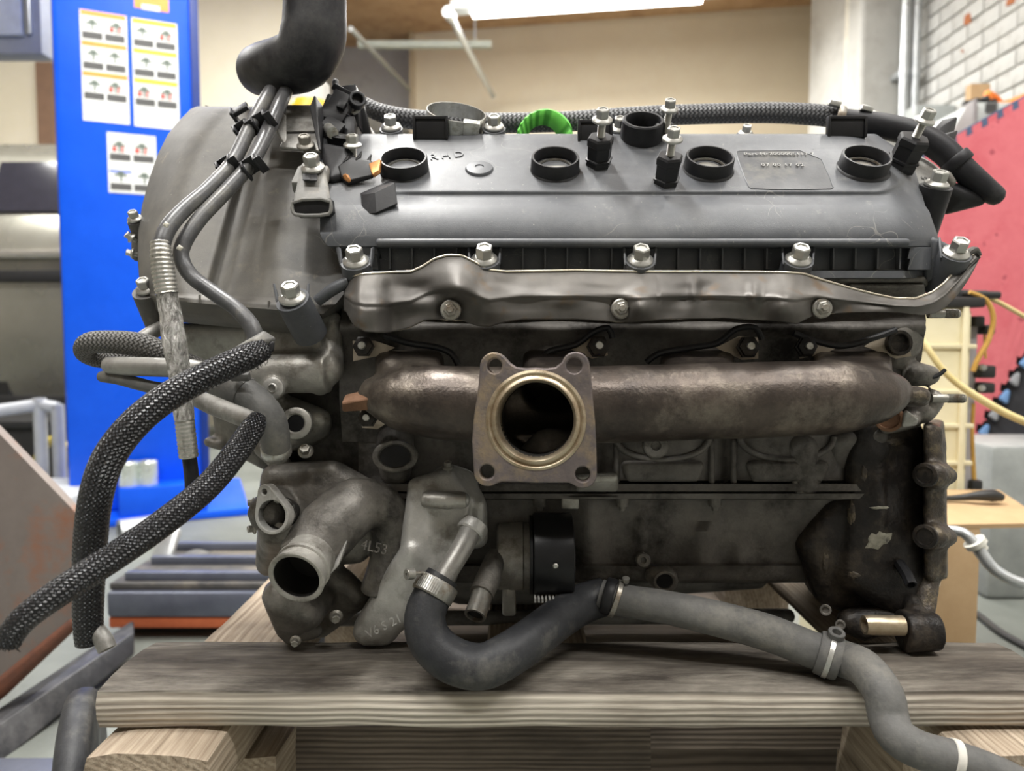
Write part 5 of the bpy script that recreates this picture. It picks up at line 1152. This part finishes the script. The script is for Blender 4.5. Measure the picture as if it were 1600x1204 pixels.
obj('base_plate', lb(-.06, WL + .10, -.10, .40, 0, .022, .004), M_blue, LIFT)
obj('base_step', lb(.13, .35, -.09, .02, .02, .10, .004), M_blue, LIFT)
def on_face(x, y):      # pixel -> (u, z) on the post face
    d_ = P(x, y, 1.0) - CAM; n_ = ey; t_ = (V(pl.x, pl.y, 0) - CAM).dot(n_) / d_.dot(n_); q = CAM + d_ * t_
    return (q - V(pl.x, pl.y, 0)).dot(ex), q.z
def stk(x0, y0, x1, y1, mat, name, parent, lay):
    u0, z1 = on_face(x0, y0); u1, z0 = on_face(x1, y1); v = -.0006 * lay
    return obj(name, lb(u0, u1, v - .0005, v + .0004, z0, z1), mat, parent)
def quadr(u0, u1, z0, z1, mat, name, parent, lay):
    v = -.0006 * lay; return obj(name, lb(u0, u1, v - .0005, v + .0004, z0, z1), mat, parent)
rs = random.Random(11)
def sticker(x0, y0, x1, y1, hdr, rows, label, foot=.18, hh=.09):
    u0, z1 = on_face(x0, y0); u1, z0 = on_face(x1, y1); s = quadr(u0, u1, z0, z1, M_paper, 'sticker', LIFT, 1); s['label'] = label
    H = z1 - z0; W_ = u1 - u0; rh = H * (1 - foot) / rows; sub_ = s
    for r in range(rows):
        zt = z1 - r * rh
        if hdr: quadr(u0 + W_ * .02, u1 - W_ * .02, zt - rh * .17, zt - rh * .01, hdr, 'header', s, 2)
        for c in range(2):
            a = u0 + W_ * (.04 + .48 * c); e = a + W_ * .43
            quadr(a, e, zt - rh * .93, zt - rh * .70, M_cap, 'caption', s, 2)
            # little pictogram: car-like bar, post and a red or dark mark
            cx, cz = (a + e) / 2 + rs.uniform(-.004, .004), zt - rh * .43
            b = bmesh.new()
            lb(cx - W_ * .13, cx + W_ * .13, -.0018, -.0008, cz - rh * .03, cz + rh * .05, 0, b); lb(cx - W_ * .06, cx + W_ * .07, -.0018, -.0008, cz + rh * .03, cz + rh * .14, 0, b)
            lb(cx - W_ * .015, cx + W_ * .03, -.0018, -.0008, cz - rh * .22, cz, 0, b)
            obj('pictogram', b, M_ic, s)
            if rs.random() < .5:
                b = bmesh.new(); lb(cx - W_ * .14, cx - W_ * .05, -.0022, -.0012, cz - rh * .2, cz - rh * .05, 0, b); lb(cx + W_ * .05, cx + W_ * .10, -.0022, -.0012, cz - rh * .22, cz - rh * .02, 0, b); obj('red_mark', b, M_red, s)
    if foot:
        for k in range(3):
            zz = z0 + H * foot * (.2 + .25 * k); quadr(u0 + W_ * .04, u1 - W_ * .04, zz, zz + H * .008, M_pale, 'text_line', s, 2)
sticker(124, 14, 203, 195, M_ora, 3, 'white sticker with orange warning headers')
sticker(205, 27, 281, 204, M_yel, 3, 'white sticker with yellow caution headers')
sticker(167, 206, 246, 306, None, 2, 'smaller white sticker below the other two', .02)
stk(209, -10, 264, 20, M_ora, 'sticker', LIFT, 1)['label'] = 'orange label at the top of the post'; stk(221, 6, 250, 19, M_paper, 'label_field', LIFT, 2)
stk(171, 265, 206, 271, M_blue, 'header', LIFT, 2)
# two silver bolts' sockets on the lift step
for i, x in enumerate((204, 233)):
    u, z = on_face(x, 750); c = V(pl.x, pl.y, 0) + ex * u - ey * .045
    t = thing('steel_sleeve', ('left' if i == 0 else 'right') + ' silver steel sleeve standing on the blue lift step', 'sleeve', (c.x, c.y, .10))
    t['group'] = 'steel sleeves on the lift step'
    b = bmesh.new(); lathe(b, [(0, 0), (.026, 0), (.026, .062), (.023, .066), (.017, .066), (.017, .03), (0, .03)], Matrix.Translation((c.x, c.y, .1)), 20); obj('sleeve', b, mottled('bright_steel', (.62, .68, .62), (.75, .8, .75), 30, .3, .6), t)
# --- car at far left
M_car = mottled('silver_paint', (.27, .265, .22), (.34, .33, .28), 3, .28, .5, .02, 60)
M_glass = flat('tinted_glass', (.03, .03, .04), .12); M_trimk = flat('black_trim', (.02, .02, .02), .5)
CAR = thing('car', 'silver-grey parked car with dark windows behind the blue lift post', 'car', (-2.9, 3.3, 0))
def carpts(Yo):
    return [(.20, 0), (.32, -.03), (.55, -.05), (.80, -.05), (.88, -.03), (.98, .0), (1.02, .03), (1.30, .14), (1.38, .22), (1.41, .45)]
b = bmesh.new(); prof = carpts(0); xs = [-4.1, -3.6, -3.0, -2.4, -1.9, -1.55, -1.40]; Gc = []
for i, x in enumerate(xs):
    k = 1 if i < 5 else (.97 if i == 5 else .88); Gc.append([b.verts.new((x, 3.2 + dy + (1 - k) * .8, .2 + (z - .2) * k)) for z, dy in prof])
for i in range(len(xs) - 1):
    for k in range(len(prof) - 1): b.faces.new((Gc[i][k], Gc[i + 1][k], Gc[i + 1][k + 1], Gc[i][k + 1]))
for i in range(len(xs) - 1): pass
back = [[b.verts.new((x, 4.05, .2)) for x in xs], [b.verts.new((x, 4.05, 1.30)) for x in xs]]
for i in range(len(xs) - 1):
    b.faces.new((Gc[i][-1], Gc[i + 1][-1], back[1][i + 1], back[1][i])); b.faces.new((back[0][i], back[0][i + 1], Gc[i + 1][0], Gc[i][0])); b.faces.new((back[1][i], back[1][i + 1], back[0][i + 1], back[0][i]))
b.faces.new([g for g in Gc[-1]] + [back[1][-1], back[0][-1]]); obj('body', b, M_car, CAR, 40)
def carpanel(name, x0, x1, z0, z1, mat, off=.006, dy0=.035, dy1=.13):
    b = bmesh.new(); vs = [b.verts.new((x, 3.2 + dy - off, z)) for x, z, dy in ((x0, z0, dy0), (x1, z0, dy0), (x1, z1, dy1), (x0, z1, dy1))]; f = b.faces.new(vs); r_ = bmesh.ops.extrude_face_region(b, geom=[f]); [setattr(v.co, 'y', v.co.y + .03) for v in r_['geom'] if isinstance(v, bmesh.types.BMVert)]
    return obj(name, b, mat, CAR)
carpanel('side_window', -3.5, -2.30, 1.05, 1.30, M_glass); carpanel('side_window', -2.25, -1.62, 1.05, 1.28, M_glass)
b = bmesh.new(); box2(b, (-4.0, 3.13, .84), (-1.6, 3.17, .875), .008); obj('body_moulding', b, flat('chrome_strip', (.65, .63, .56), .2, .7), CAR)
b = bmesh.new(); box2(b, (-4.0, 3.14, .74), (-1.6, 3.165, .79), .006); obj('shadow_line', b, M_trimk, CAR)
b = bmesh.new(); box2(b, (-4.0, 3.15, .18), (-1.5, 3.19, .26), .006); obj('rocker_sill', b, M_trimk, CAR)
for x in (-3.55, -1.95):
    b = bmesh.new(); lathe(b, [(0, -.1), (.20, -.1), (.31, -.1), (.325, -.07), (.325, .07), (.31, .1), (.21, .1), (.2, .07), (0, .06)], axis_M(V(x, 3.27, .325), (0, -1, 0)), 32); w_ = obj('wheel', b, M_trimk, CAR)
    b = bmesh.new(); lathe(b, [(0, .085), (.05, .085), (.18, .07), (.2, .08), (.2, .06), (0, .06)], axis_M(V(x, 3.27, .325), (0, -1, 0)), 32); obj('hubcap', b, M_galv, w_)
# grey wall cabinet at the very top left
a, b_ = P(-80, -60, 2.6), P(60, 80, 2.6); t = thing('wall_cabinet', 'grey steel cabinet hanging at the upper left corner', 'cabinet', ((a.x + b_.x) / 2, 2.8, b_.z))
b = bmesh.new(); box2(b, (a.x, 2.62, b_.z), (b_.x, 2.70, a.z + .1), .006); obj('body', b, flat('cabinet_grey', (.30, .32, .36), .45), t); q = P(34, 60, 2.6)
b = bmesh.new(); box2(b, (a.x, 2.60, P(0, 54, 2.6).z), (q.x, 2.622, a.z + .08), .004); obj('door', b, flat('cabinet_door', (.52, .56, .60), .4), t)
b = bmesh.new(); box2(b, (P(38, 0, 2.6).x, 2.60, P(0, 52, 2.6).z), (P(44, 0, 2.6).x, 2.622, a.z + .05), .003); obj('handle', b, M_galv, t)
for s in (a.x + .02, b_.x - .04):
    b = bmesh.new(); box2(b, (s, 2.65, a.z), (s + .02, 2.68, CEIL)); obj('hanger', b, M_galv, t)
# white tubular rack
q0, q1 = P(-60, 640, 2.3), P(90, 640, 2.3); t = thing('tube_rack', 'white tubular rack standing beside the blue lift post', 'rack', (q0.x, 2.3, 0)); M_rack = flat('white_tube', (.46, .48, .51), .4)
zt = P(60, 632, 2.3).z; xx = P(62, 632, 2.3).x; xr_ = P(90, 640, 2.3).x
for pts, nm in (([V(q0.x - .3, 2.1, zt - .08), V(xx, 2.3, zt)], 'top_rail'), ([V(xx, 2.3, zt), V(xr_, 2.3, zt - .01)], 'top_rail'), ([V(xx, 2.3, 0), V(xx, 2.3, zt + .02)], 'upright'), ([V(q0.x - .3, 2.1, 0), V(q0.x - .3, 2.1, zt - .08)], 'upright'), ([V(xr_, 2.3, 0), V(xr_, 2.3, zt)], 'upright')):
    b = bmesh.new(); tube(b, pts, .019, 14, straight=True); obj(nm, b, M_rack, t)
t = thing('dark_bin', 'low black bin behind the white rack', 'bin', (P(30, 700, 2.7).x, 2.7, 0)); c = P(30, 670, 2.7)
b = bmesh.new(); box2(b, (c.x - .5, 2.55, 0), (c.x + .22, 2.95, c.z + .03), .02); obj('shell', b, M_trimk, t); b = bmesh.new(); box2(b, (c.x - .52, 2.53, c.z + .02), (c.x + .24, 2.97, c.z + .05), .01); obj('rim', b, M_trimk, t)
t = thing('yellow_hose', 'coil of yellow hose beside the blue post', 'hose', P(82, 700, 2.35) * 1); c = P(84, 694, 2.35); t.location = (c.x, c.y, 0); ORG[t.name] = V(c.x, c.y, 0)
b = bmesh.new(); pts = [V(c.x + .05 * math.cos(a_), c.y, .10 + .08 * math.sin(a_) + .0) for a_ in [i * .4 for i in range(17)]]; tube(b, pts, .016, 10, .02); obj('coil', b, flat('yellow_rubber', (.55, .42, .03), .5), t)
t = thing('floor_pad', 'pale grey pad on the floor under the white rack', 'pad', (P(40, 740, 1.95).x, 2.0, 0)); c = P(40, 740, 1.95)
b = bmesh.new(); box2(b, (c.x - .3, 1.85, 0), (c.x + .16, 2.15, .10), .02); obj('pad', b, flat('pale_pad', (.52, .54, .54), .6), t)
# rusty steel plate
M_rp = mottled('rusty_plate', (.19, .16, .148), (.26, .225, .205), 4, .6, .2, .2, 120, (.34, .13, .06), 6, fleck=((.50, .17, .06), 20, .70))
Yp = .92; pts = [(-160, 520), (0, 678), (118, 800), (116, 962), (60, 1020), (0, 1072), (-160, 1190)]
t = thing('rusty_plate', 'leaning rusty steel plate at left edge of the picture', 'steel plate', P(0, 1072, Yp)); ORG[t.name] = P(0, 1072, Yp)
b = bmesh.new(); vs = [b.verts.new(P(x, y, Yp + .0)) for x, y in pts]; f = b.faces.new(vs); r_ = bmesh.ops.extrude_face_region(b, geom=[f]); [setattr(v.co, 'y', v.co.y + .014) for v in r_['geom'] if isinstance(v, bmesh.types.BMVert)]
obj('plate', b, M_rp, t)
b = bmesh.new(); pa_, pb_ = P(-160, 1190, Yp), P(116, 962, Yp); 
hull(b, [(-160, 1200, Yp + .004, 12), (0, 1080, Yp + .004, 12), (116, 972, Yp + .004, 10), (-160, 1200, Yp + .05, 12), (116, 972, Yp + .05, 10)]); obj('foot_flange', b, mottled('foot_rust', (.10, .055, .045), (.24, .09, .05), 9, .7, .1), t)
# dark channel lying diagonally on the floor and the blue floor rail
M_stl = mottled('dark_steel', (.03, .031, .036), (.07, .072, .08), 14, .5, .3, .2, 100, (.14, .14, .145), 8)  # dark steel, toned down further to hold the shadow on the channel
M_rail = mottled('blue_grey_steel', (.10, .11, .15), (.15, .165, .21), 10, .4, .4, .1, 100)
t = thing('floor_channel', 'dark steel channel lying diagonally on the floor at lower left', 'steel bar', V(-.75, .95, 0)); 
b = bmesh.new(); hull(b, [(-90, 1195, .80, 4), (205, 992, 1.12, 4), (-90, 1262, .78, 4), (205, 1020, 1.10, 4), (-90, 1170, .86, 4), (205, 975, 1.18, 4)]); obj('channel', b, M_stl, t, 40)
t = thing('floor_rail', 'blue-grey steel beam behind the pallet at left', 'steel beam', V(-.5, 1.22, 0)); a, b_ = P(165, 925, 1.2), P(520, 965, 1.2)
b = bmesh.new(); box2(b, (a.x, 1.2, b_.z), (b_.x + .4, 1.30, a.z), .006); obj('beam', b, M_rail, t)
b = bmesh.new(); box2(b, (a.x, 1.2 + .01, a.z), (b_.x + .4, 1.44, a.z + .012), .003); obj('dirty_top', b, mottled('greasy_dirt', (.045, .044, .046), (.11, .105, .10), 14, .6, .1, .3, 100, (.20, .175, .14), 9), t)
for y_ in (1.23, 1.32, 1.41):
    b = bmesh.new(); box2(b, (a.x + .02, y_ - .008, a.z + .011), (b_.x + .4, y_ + .008, a.z + .026), .002); obj('track_rail', b, M_rail, t)
b = bmesh.new(); box2(b, (a.x, 1.24, .0), (b_.x + .4, 1.29, b_.z), .004); obj('beam_gap_shade', b, M_trimk, t); b = bmesh.new(); box2(b, (a.x, 1.205, b_.z - .020), (b_.x + .4, 1.29, b_.z), .004); obj('red_skirt', b, mottled('red_lead', (.42, .10, .04), (.55, .15, .06), 10, .7, 0, .1, 100, (.10, .09, .09), 7), t)  # black base stands in for the shaded gap under the beam
t = thing('floor_jack', 'low blue trolley jack corner at lower left edge', 'jack', V(-.5, .68, 0)); b = bmesh.new(); a, b_ = P(-120, 1178, .66), P(102, 1240, .66); box2(b, (a.x, .60, 0), (b_.x, .70, P(0, 1178, .70).z), .008); obj('frame', b, M_rail, t)
# rubber wheel beside the pallet
c = P(122, 1155, .47); rw = .105; cw = V(c.x, .56, rw)
t = thing('dolly_wheel', 'black rubber dolly wheel beside the left end of the pallet', 'wheel', (cw.x, cw.y, 0)); zt_ = P(122, 1112, .54).z
rw = zt_ / 2; cw = V(P(122, 1108, .56).x, .56, rw)
b = bmesh.new(); lathe(b, [(0, -.011), (rw * .5, -.011), (rw * .90, -.012), (rw * .96, -.010), (rw * .99, -.006), (rw, 0), (rw * .99, .006), (rw * .96, .010), (rw * .90, .012), (rw * .5, .011), (0, .011)], axis_M(cw, (.90, .42, 0)), 40); obj('tyre', b, MT['rubber'], t, 40)
b = bmesh.new(); lathe(b, [(0, -.014), (rw * .4, -.014), (rw * .45, -.010), (rw * .45, .010), (rw * .4, .014), (0, .014)], axis_M(cw, (.90, .42, 0)), 24); obj('hub', b, M_galv, t)
# caster wheel and small parts on the floor by the lift
c = P(285, 835, 1.35); t = thing('caster', 'grey caster wheel with steel fork on the floor before the lift', 'caster', (c.x, 1.35, 0)); rc = .062; c = V(c.x, 1.38, P(285, 865, 1.38).z); rc = .045
b = bmesh.new(); lathe(b, [(0, -.018), (rc * .9, -.018), (rc, -.012), (rc, .012), (rc * .9, .018), (0, .018)], axis_M(V(c.x + .012, 1.38, .012 + rc), (.8, -.6, 0)), 28); obj('tyre', b, MT['rubber_dusty'], t)
b = bmesh.new(); hull(b, [(255, 838, 1.36, 8), (275, 832, 1.36, 8), (240, 880, 1.33, 6), (262, 880, 1.33, 6)]); obj('fork', b, M_galv, t, 40)
b = bmesh.new(); box2(b, (c.x - .06, 1.32, 0), (c.x + .05, 1.44, .012), .003); obj('foot_plate', b, M_galv, t)
t = thing('pipe_offcut', 'short grey pipe offcut lying on floor below the lift post', 'pipe', (P(185, 800, 1.75).x, 1.75, 0)); c = V(P(185, 800, 1.75).x, 1.75, .035)
b = bmesh.new(); tube(b, [c, c + V(.06, .05, 0)], .035, 18, straight=True, hollow=(.03, 0)); obj('pipe', b, M_galv, t)
# --- right side: brick-wall shelf cabinet, case, mats, tank
t = thing('storage_cabinet', 'tall grey cabinet hidden behind the red foam mat', 'cabinet', (1.55, 2.25, 0)); zc = P(1560, 240, 2.15).z
b = bmesh.new(); box2(b, (1.22, 2.10, 0), (1.95, 2.55, zc), .01); obj('body', b, flat('cabinet_body', (.30, .31, .31), .5), t)
t = thing('tool_case', 'grey tool case with small vent on top of cabinet', 'case', (1.55, 2.2, zc)); a, b_ = P(1520, 158, 2.12), P(1640, 240, 2.12)
b = bmesh.new(); box2(b, (a.x, 2.12, zc), (b_.x, 2.50, a.z), .012); obj('body', b, flat('case_grey', (.50, .53, .52), .5), t)
b = bmesh.new(); g0, g1 = P(1539, 161, 2.12), P(1556, 176, 2.12)
for i in range(3): box2(b, (g0.x, 2.112, g1.z + (g0.z - g1.z) * (i / 3 + .05)), (g1.x, 2.12, g1.z + (g0.z - g1.z) * (i / 3 + .27)))
obj('vent', b, M_cap, t)
b = bmesh.new(); hull(b, [(1504, 170, 2.2, 3), (1524, 158, 2.1, 3), (1490, 215, 2.2, 3), (1522, 228, 2.1, 4)]); obj('lid', b, flat('case_dark', (.22, .20, .20), .5), t)
c = P(1572, 150, 2.2); t = thing('orange_cable', 'tangle of orange cable lying on the grey tool case', 'cable', (c.x, 2.25, a.z)); b = bmesh.new(); pts = [V(c.x - .06 + .012 * i + .05 * math.sin(i * 1.9), 2.22 + .05 * math.cos(i * 1.3), a.z + .014 + .012 * (i % 3)) for i in range(14)]; tube(b, pts, .011, 10, .01); obj('cable', b, flat('orange_rubber', (.85, .22, .02), .5), t)
t = thing('black_cable', 'dark cable heap at the left of the orange one', 'cable', (c.x - .1, 2.25, a.z)); b = bmesh.new(); pts = [V(a.x + .02 + .008 * i, 2.18 + .03 * math.sin(i * 2.1), a.z + .010 + .01 * (i % 2)) for i in range(9)]; tube(b, pts, .008, 8, .01); obj('cable', b, M_trimk, t)
a2, b2 = P(1524, 127, 2.4), P(1553, 150, 2.4); t = thing('cardboard_piece', 'small upright piece of cardboard behind the orange cable', 'cardboard', (a2.x, 2.4, a.z)); b = bmesh.new(); box2(b, (a2.x, 2.42, a.z), (b2.x, 2.45, a2.z)); M_card = mottled('cardboard', (.42, .28, .15), (.50, .35, .20), 8, .8, 0, .1, 60); obj('board', b, M_card, t)
# red foam puzzle mat: leaning panel with jigsaw edge
M_mat = mottled('red_foam', (.50, .11, .13), (.59, .155, .175), 5, .75, 0, .3, 200, (.48, .09, .11), 8, fleck=((.35, .07, .09), 40, .70)); M_mat2 = mottled('black_foam', (.02, .02, .022), (.035, .035, .04), 20, .8); M_mat3 = flat('blue_foam', (.16, .30, .55), .75)
Ym = lambda x: 1.75 - (x - 1400) * .0006
def matpanel(name, lab, pts, mat, off=0.0, th=.014):
    t = thing(name, lab, 'foam mat', (P(1540, 690, Ym(1540)).x, Ym(1540) + off, 0))
    b = bmesh.new(); vs = [b.verts.new(P(x, y, Ym(x)) + V(0, off, 0)) for x, y in pts]; f = b.faces.new(vs); r_ = bmesh.ops.extrude_face_region(b, geom=[f]); [setattr(v.co, 'y', v.co.y + th) for v in r_['geom'] if isinstance(v, bmesh.types.BMVert)]
    obj('panel', b, mat, t, 0); t['group'] = 'foam puzzle mats'; return t
teeth = []; x = 1390.0; y0 = 225 + (1490 - x) * .56
while x < 1800:
    teeth += [(x, y0), (x + 11, y0 - 6), (x + 10, y0 - 17), (x + 24, y0 - 25), (x + 24, y0 - 13)]; x += 24; y0 -= 13.4
# the visible red panel, lower right edge notched
low = []; x, y = 1600, 552
for k in range(7):
    low += [(x, y), (x - 4, y + 6), (x - 11, y + 4), (x - 13, y + 16), (x - 8, y + 20)]; x -= 12.5; y += 21
RM = matpanel('foam_mat', 'red foam puzzle mat with jigsaw edge standing at right', [(1380, 720), (1380, 290)] + teeth[5:] + [(1800, 240), (1720, 350)] + low + [(1510, 700)], M_mat)
BM = matpanel('foam_mat', 'black foam puzzle mat with blue edge below the red mat', [(1500, 720), (1530, 640), (1600, 520), (1700, 380), (1800, 380), (1800, 760), (1500, 760)], M_mat2, .02)
for k in range(5):
    x, y = 1597 - k * 16, 568 + k * 27; b = bmesh.new(); hull(b, [(x, y, Ym(x) - .0, 4), (x + 9, y - 10, Ym(x), 4), (x + 6, y + 5, Ym(x), 4)], 1)
    for v in b.verts: v.co.y = v.co.y * 1
    obj('edge_tooth', b, M_mat3 if k % 2 == 0 else flat('grey_foam', (.30, .31, .33), .75), BM)
b = bmesh.new(); vs = [b.verts.new(P(x_, y_, Ym(x_)) + V(0, .016, 0)) for x_, y_ in ((1390, 290), (1390, 268), (1800, 38), (1800, 70))]; f = b.faces.new(vs); r_ = bmesh.ops.extrude_face_region(b, geom=[f]); [setattr(v.co, 'y', v.co.y + .01) for v in r_['geom'] if isinstance(v, bmesh.types.BMVert)]; obj('edge_backing', b, flat('slate_foam', (.06, .09, .16), .75), RM)
# cream tank with amber hoses
Yt = 1.02; M_tank = mottled('cream_plastic', (.72, .65, .42), (.80, .73, .52), 6, .45, 0, .05, 60)
a, b_ = P(1420, 478, Yt), P(1512, 770, Yt); t = thing('fluid_tank', 'cream plastic fluid tank with black lid and amber hoses', 'tank', (P(1470, 700, Yt).x, Yt + .05, 0)); TK = t
b = bmesh.new(); box2(b, (a.x - .08, Yt, .03), (b_.x, Yt + .16, a.z), .010); obj('tank_body', b, M_tank, t)
for y in (541, 612, 665, 723):
    z = P(1470, y, Yt).z; b = bmesh.new(); box2(b, (a.x - .08, Yt - .004, z - .003), (b_.x + .003, Yt + .004, z + .003), .001); obj('tank_rib', b, M_tank, t)
b = bmesh.new(); x_ = P(1503, 600, Yt).x; box2(b, (x_ - .004, Yt - .005, .03), (x_ + .004, Yt + .004, a.z), .001); obj('tank_rib', b, M_tank, t)
b = bmesh.new(); box2(b, (a.x - .08, Yt - .006, a.z - .002), (b_.x + .012, Yt + .17, a.z + .012), .003); obj('lid', b, M_trimk, t)
b = bmesh.new(); p, r = px([(1500, 458, Yt + .02, 6), (1530, 460, Yt + .02, 6), (1561, 461, Yt + .02, 6)]); tube(b, p, r, 12, straight=True); obj('valve_handle', b, M_trimk, t)
b = bmesh.new(); box2(b, P(1494, 475, Yt + .02), P(1520, 456, Yt + .06), .004); obj('valve_body', b, M_trimk, t)
b = bmesh.new(); x0, x1 = P(1514, 500, Yt + .03).x, P(1529, 500, Yt + .03).x; box2(b, (x0, Yt + .03, .03), (x1, Yt + .07, P(1520, 505, Yt + .03).z), .002); obj('steel_upright', b, flat('grey_upright', (.40, .38, .40), .4), t)
for (x, y, w, h) in ((1522, 502, 8, 10), (1538, 515, 8, 9), (1534, 580, 13, 12), (1534, 605, 12, 10)):
    b = bmesh.new(); c = P(x, y, Yt + .03); box(b, c, (w * 2 * M_(Yt), .03, h * 1.7 * M_(Yt)), None, .003); obj('fitting', b, M_trimk, t)
for (x, y) in ((1535, 574), (1533, 606)):
    b = bmesh.new(); lathe(b, [(0, 0), (.005, 0), (.004, .004), (0, .005)], axis_M(P(x, y, Yt + .012), (0, -1, 0)), 12); obj('bolt', b, MT['zinc'], t)
M_amb = mottled('amber_hose', (.50, .28, .06), (.60, .36, .10), 20, .3); M_clr = mottled('straw_hose', (.62, .50, .22), (.72, .60, .32), 20, .35)
for path, m_ in (([(1515, 456, Yt, 3), (1540, 468, Yt, 4), (1552, 495, Yt, 4), (1545, 530, Yt, 4), (1528, 560, Yt, 4), (1520, 580, Yt, 4)], M_amb), ([(1538, 520, Yt + .03, 2), (1540, 560, Yt + .03, 2)], M_amb), ([(1521, 630, Yt + .03, 3), (1519, 680, Yt + .03, 3), (1522, 750, Yt + .03, 3.5)], M_amb)):
    b = bmesh.new(); p, r = px(path); tube(b, p, r, 10, .01); obj('amber_hose', b, m_, t)
b = bmesh.new(); box(b, P(1521, 757, Yt + .03), (.016, .02, .016), None, .003); obj('hose_end', b, M_trimk, t)
t = hose('clear_hose', 'straw-coloured clear hose drooping across the cream tank', 'hose', [(1435, 520, .96, 4), (1450, 545, .95, 5), (1480, 585, .94, 5), (1530, 622, .93, 6), (1600, 658, .92, 6), (1700, 690, .92, 6)], M_clr, 14, .01, group='straw-coloured hoses of the tank')
t = hose('clear_hose', 'thin straw hose running right from top of cream tank', 'hose', [(1530, 460, 1.05, 3.5), (1560, 472, 1.05, 3.5), (1600, 494, 1.05, 3.5), (1680, 540, 1.05, 3.5)], M_clr, 12, .01, group='straw-coloured hoses of the tank')
# grey concrete block, cardboard box, cable with white connector, thin black cable
M_conc = concrete('old_block', (.22, .235, .23), (.34, .355, .345), 12)
c = P(1525, 690, 1.45); e = P(1640, 820, 1.45); t = thing('concrete_block', 'scuffed grey concrete block behind the cream tank', 'concrete block', ((c.x + e.x) / 2, 1.5, 0)); b = bmesh.new(); box2(b, (c.x, 1.40, 0), (e.x + .1, 1.58, c.z), .012); obj('block', b, M_conc, t, 40)
zb_ = P(1500, 862, .86).z; a, e = P(1440, 800, .86), P(1532, 905, .80)
t = thing('cardboard_box', 'open brown cardboard box behind the right end of engine', 'box', (P(1470, 900, .85).x, .9, 0)); ztop = P(1500, 818, .86).z
x0, x1 = P(1400, 900, .84).x, P(1530, 900, .84).x; b = bmesh.new(); box2(b, (x0, .84, 0), (x1, .99, ztop), .002); obj('carton', b, M_card, t)
b = bmesh.new(); vs = [b.verts.new(v) for v in (V(x0, .84, ztop + .003), V(P(1640, 812, .84).x, .84, ztop + .006), V(P(1560, 785, .99).x, .99, ztop + .014), V(x0, .99, ztop + .014))]; f = b.faces.new(vs); r_ = bmesh.ops.extrude_face_region(b, geom=[f]); [setattr(v.co, 'z', v.co.z - .005) for v in r_['geom'] if isinstance(v, bmesh.types.BMVert)]; obj('flap', b, M_card, t)
u0, u1 = P(1453, 900, .838).x, P(1469, 900, .838).x; z0, z1 = P(1460, 915, .838).z, P(1460, 862, .838).z; b = bmesh.new(); box2(b, (u0, .838, z0), (u1, .8398, z1)); obj('tape_label', b, M_paper, t)
for y in (876, 896): b = bmesh.new(); box(b, P(1462, y, .8372), (.008, .0008, .007), Matrix.Rotation(.6, 3, 'Y')); obj('red_mark', b, M_red, t)
t = hose('sensor_cable', 'grey cable with white round connector over the cardboard box', 'cable', [(1440, 828, .78, 7), (1480, 828, .77, 8), (1505, 832, .76, 8), (1520, 846, .755, 9), (1532, 862, .75, 10), (1555, 890, .74, 9), (1600, 912, .73, 9), (1680, 925, .72, 9)], M_galv, 16, .006, part='cable')
b = bmesh.new(); lathe(b, [(0, -4), (17, -4), (17, 4), (12, 5), (12, 14), (0, 14)], axis_M(P(1524, 848, .754), (.55, -.1, -.75), None, M_(.754)), 24); obj('white_collar', b, flat('nylon_white', (.68, .67, .60), .4), t)
t = hose('probe', 'black sensor probe lying on top of the cardboard flap', 'sensor', [(1440, 780, .93, 3), (1500, 777, .93, 5), (1530, 774, .92, 8), (1552, 774, .92, 10), (1566, 777, .92, 6)], M_trimk, 14, .006, part='body')
t = thing('floor_cable', 'thin black cable lying on the floor at right', 'cable', (P(1540, 960, 1.2).x, 1.15, 0)); b = bmesh.new(); pts = []
for (x, y) in ((1440, 920), (1480, 940), (1520, 955), (1560, 985), (1600, 1008), (1700, 1060)):
    d_ = P(x, y, 1.0) - CAM; tt = (.006 - CAM.z) / d_.z; pts.append(CAM + d_ * tt)
tube(b, pts, .006, 10, .02); obj('cable', b, M_trimk, t)
# can on a slim stand, glimpsed between intake hose and bracket
c = P(486, 165, 1.12); zz = P(486, 131, 1.12).z
t = thing('parts_stand', 'slim stand behind the engine holding a yellow can', 'stand', (c.x, 1.12, 0)); b = bmesh.new(); box2(b, (c.x - .05, 1.07, zz - .225), (c.x + .05, 1.17, zz - .215)); obj('tray', b, M_stl, t); b = bmesh.new(); tube(b, [V(c.x, 1.12, .01), V(c.x, 1.12, zz - .22)], .015, 12, straight=True); obj('post', b, M_stl, t); b = bmesh.new(); box2(b, (c.x - .06, 1.06, 0), (c.x + .06, 1.18, .012)); obj('foot', b, M_stl, t)
t = thing('spray_can', 'yellow and red can whose white cap stands for a lamp glimpsed behind the intake hose', 'can', (c.x, 1.12, zz - .215)); z0_ = zz - .215
b = bmesh.new(); lathe(b, [(0, 0), (.033, 0), (.033, .175), (.026, .19), (0, .19)], Matrix.Translation((c.x, 1.12, z0_)), 24); obj('can', b, flat('can_yellow', (.80, .45, .03), .35), t)
b = bmesh.new(); lathe(b, [(0, .184), (.027, .184), (.027, .213), (.024, .215), (0, .215)], Matrix.Translation((c.x, 1.12, z0_)), 24); obj('cap', b, flat('lamp_glimpse_white', (.85, .85, .82), .35), t)  # white cap put in for the bright glimpse of a lamp
b = bmesh.new(); lathe(b, [(.0335, .02), (.0335, .165), (.0332, .166)], Matrix.Translation((c.x, 1.12, z0_)), 24); obj('wrap', b, flat('can_red', (.55, .04, .10), .35), t)
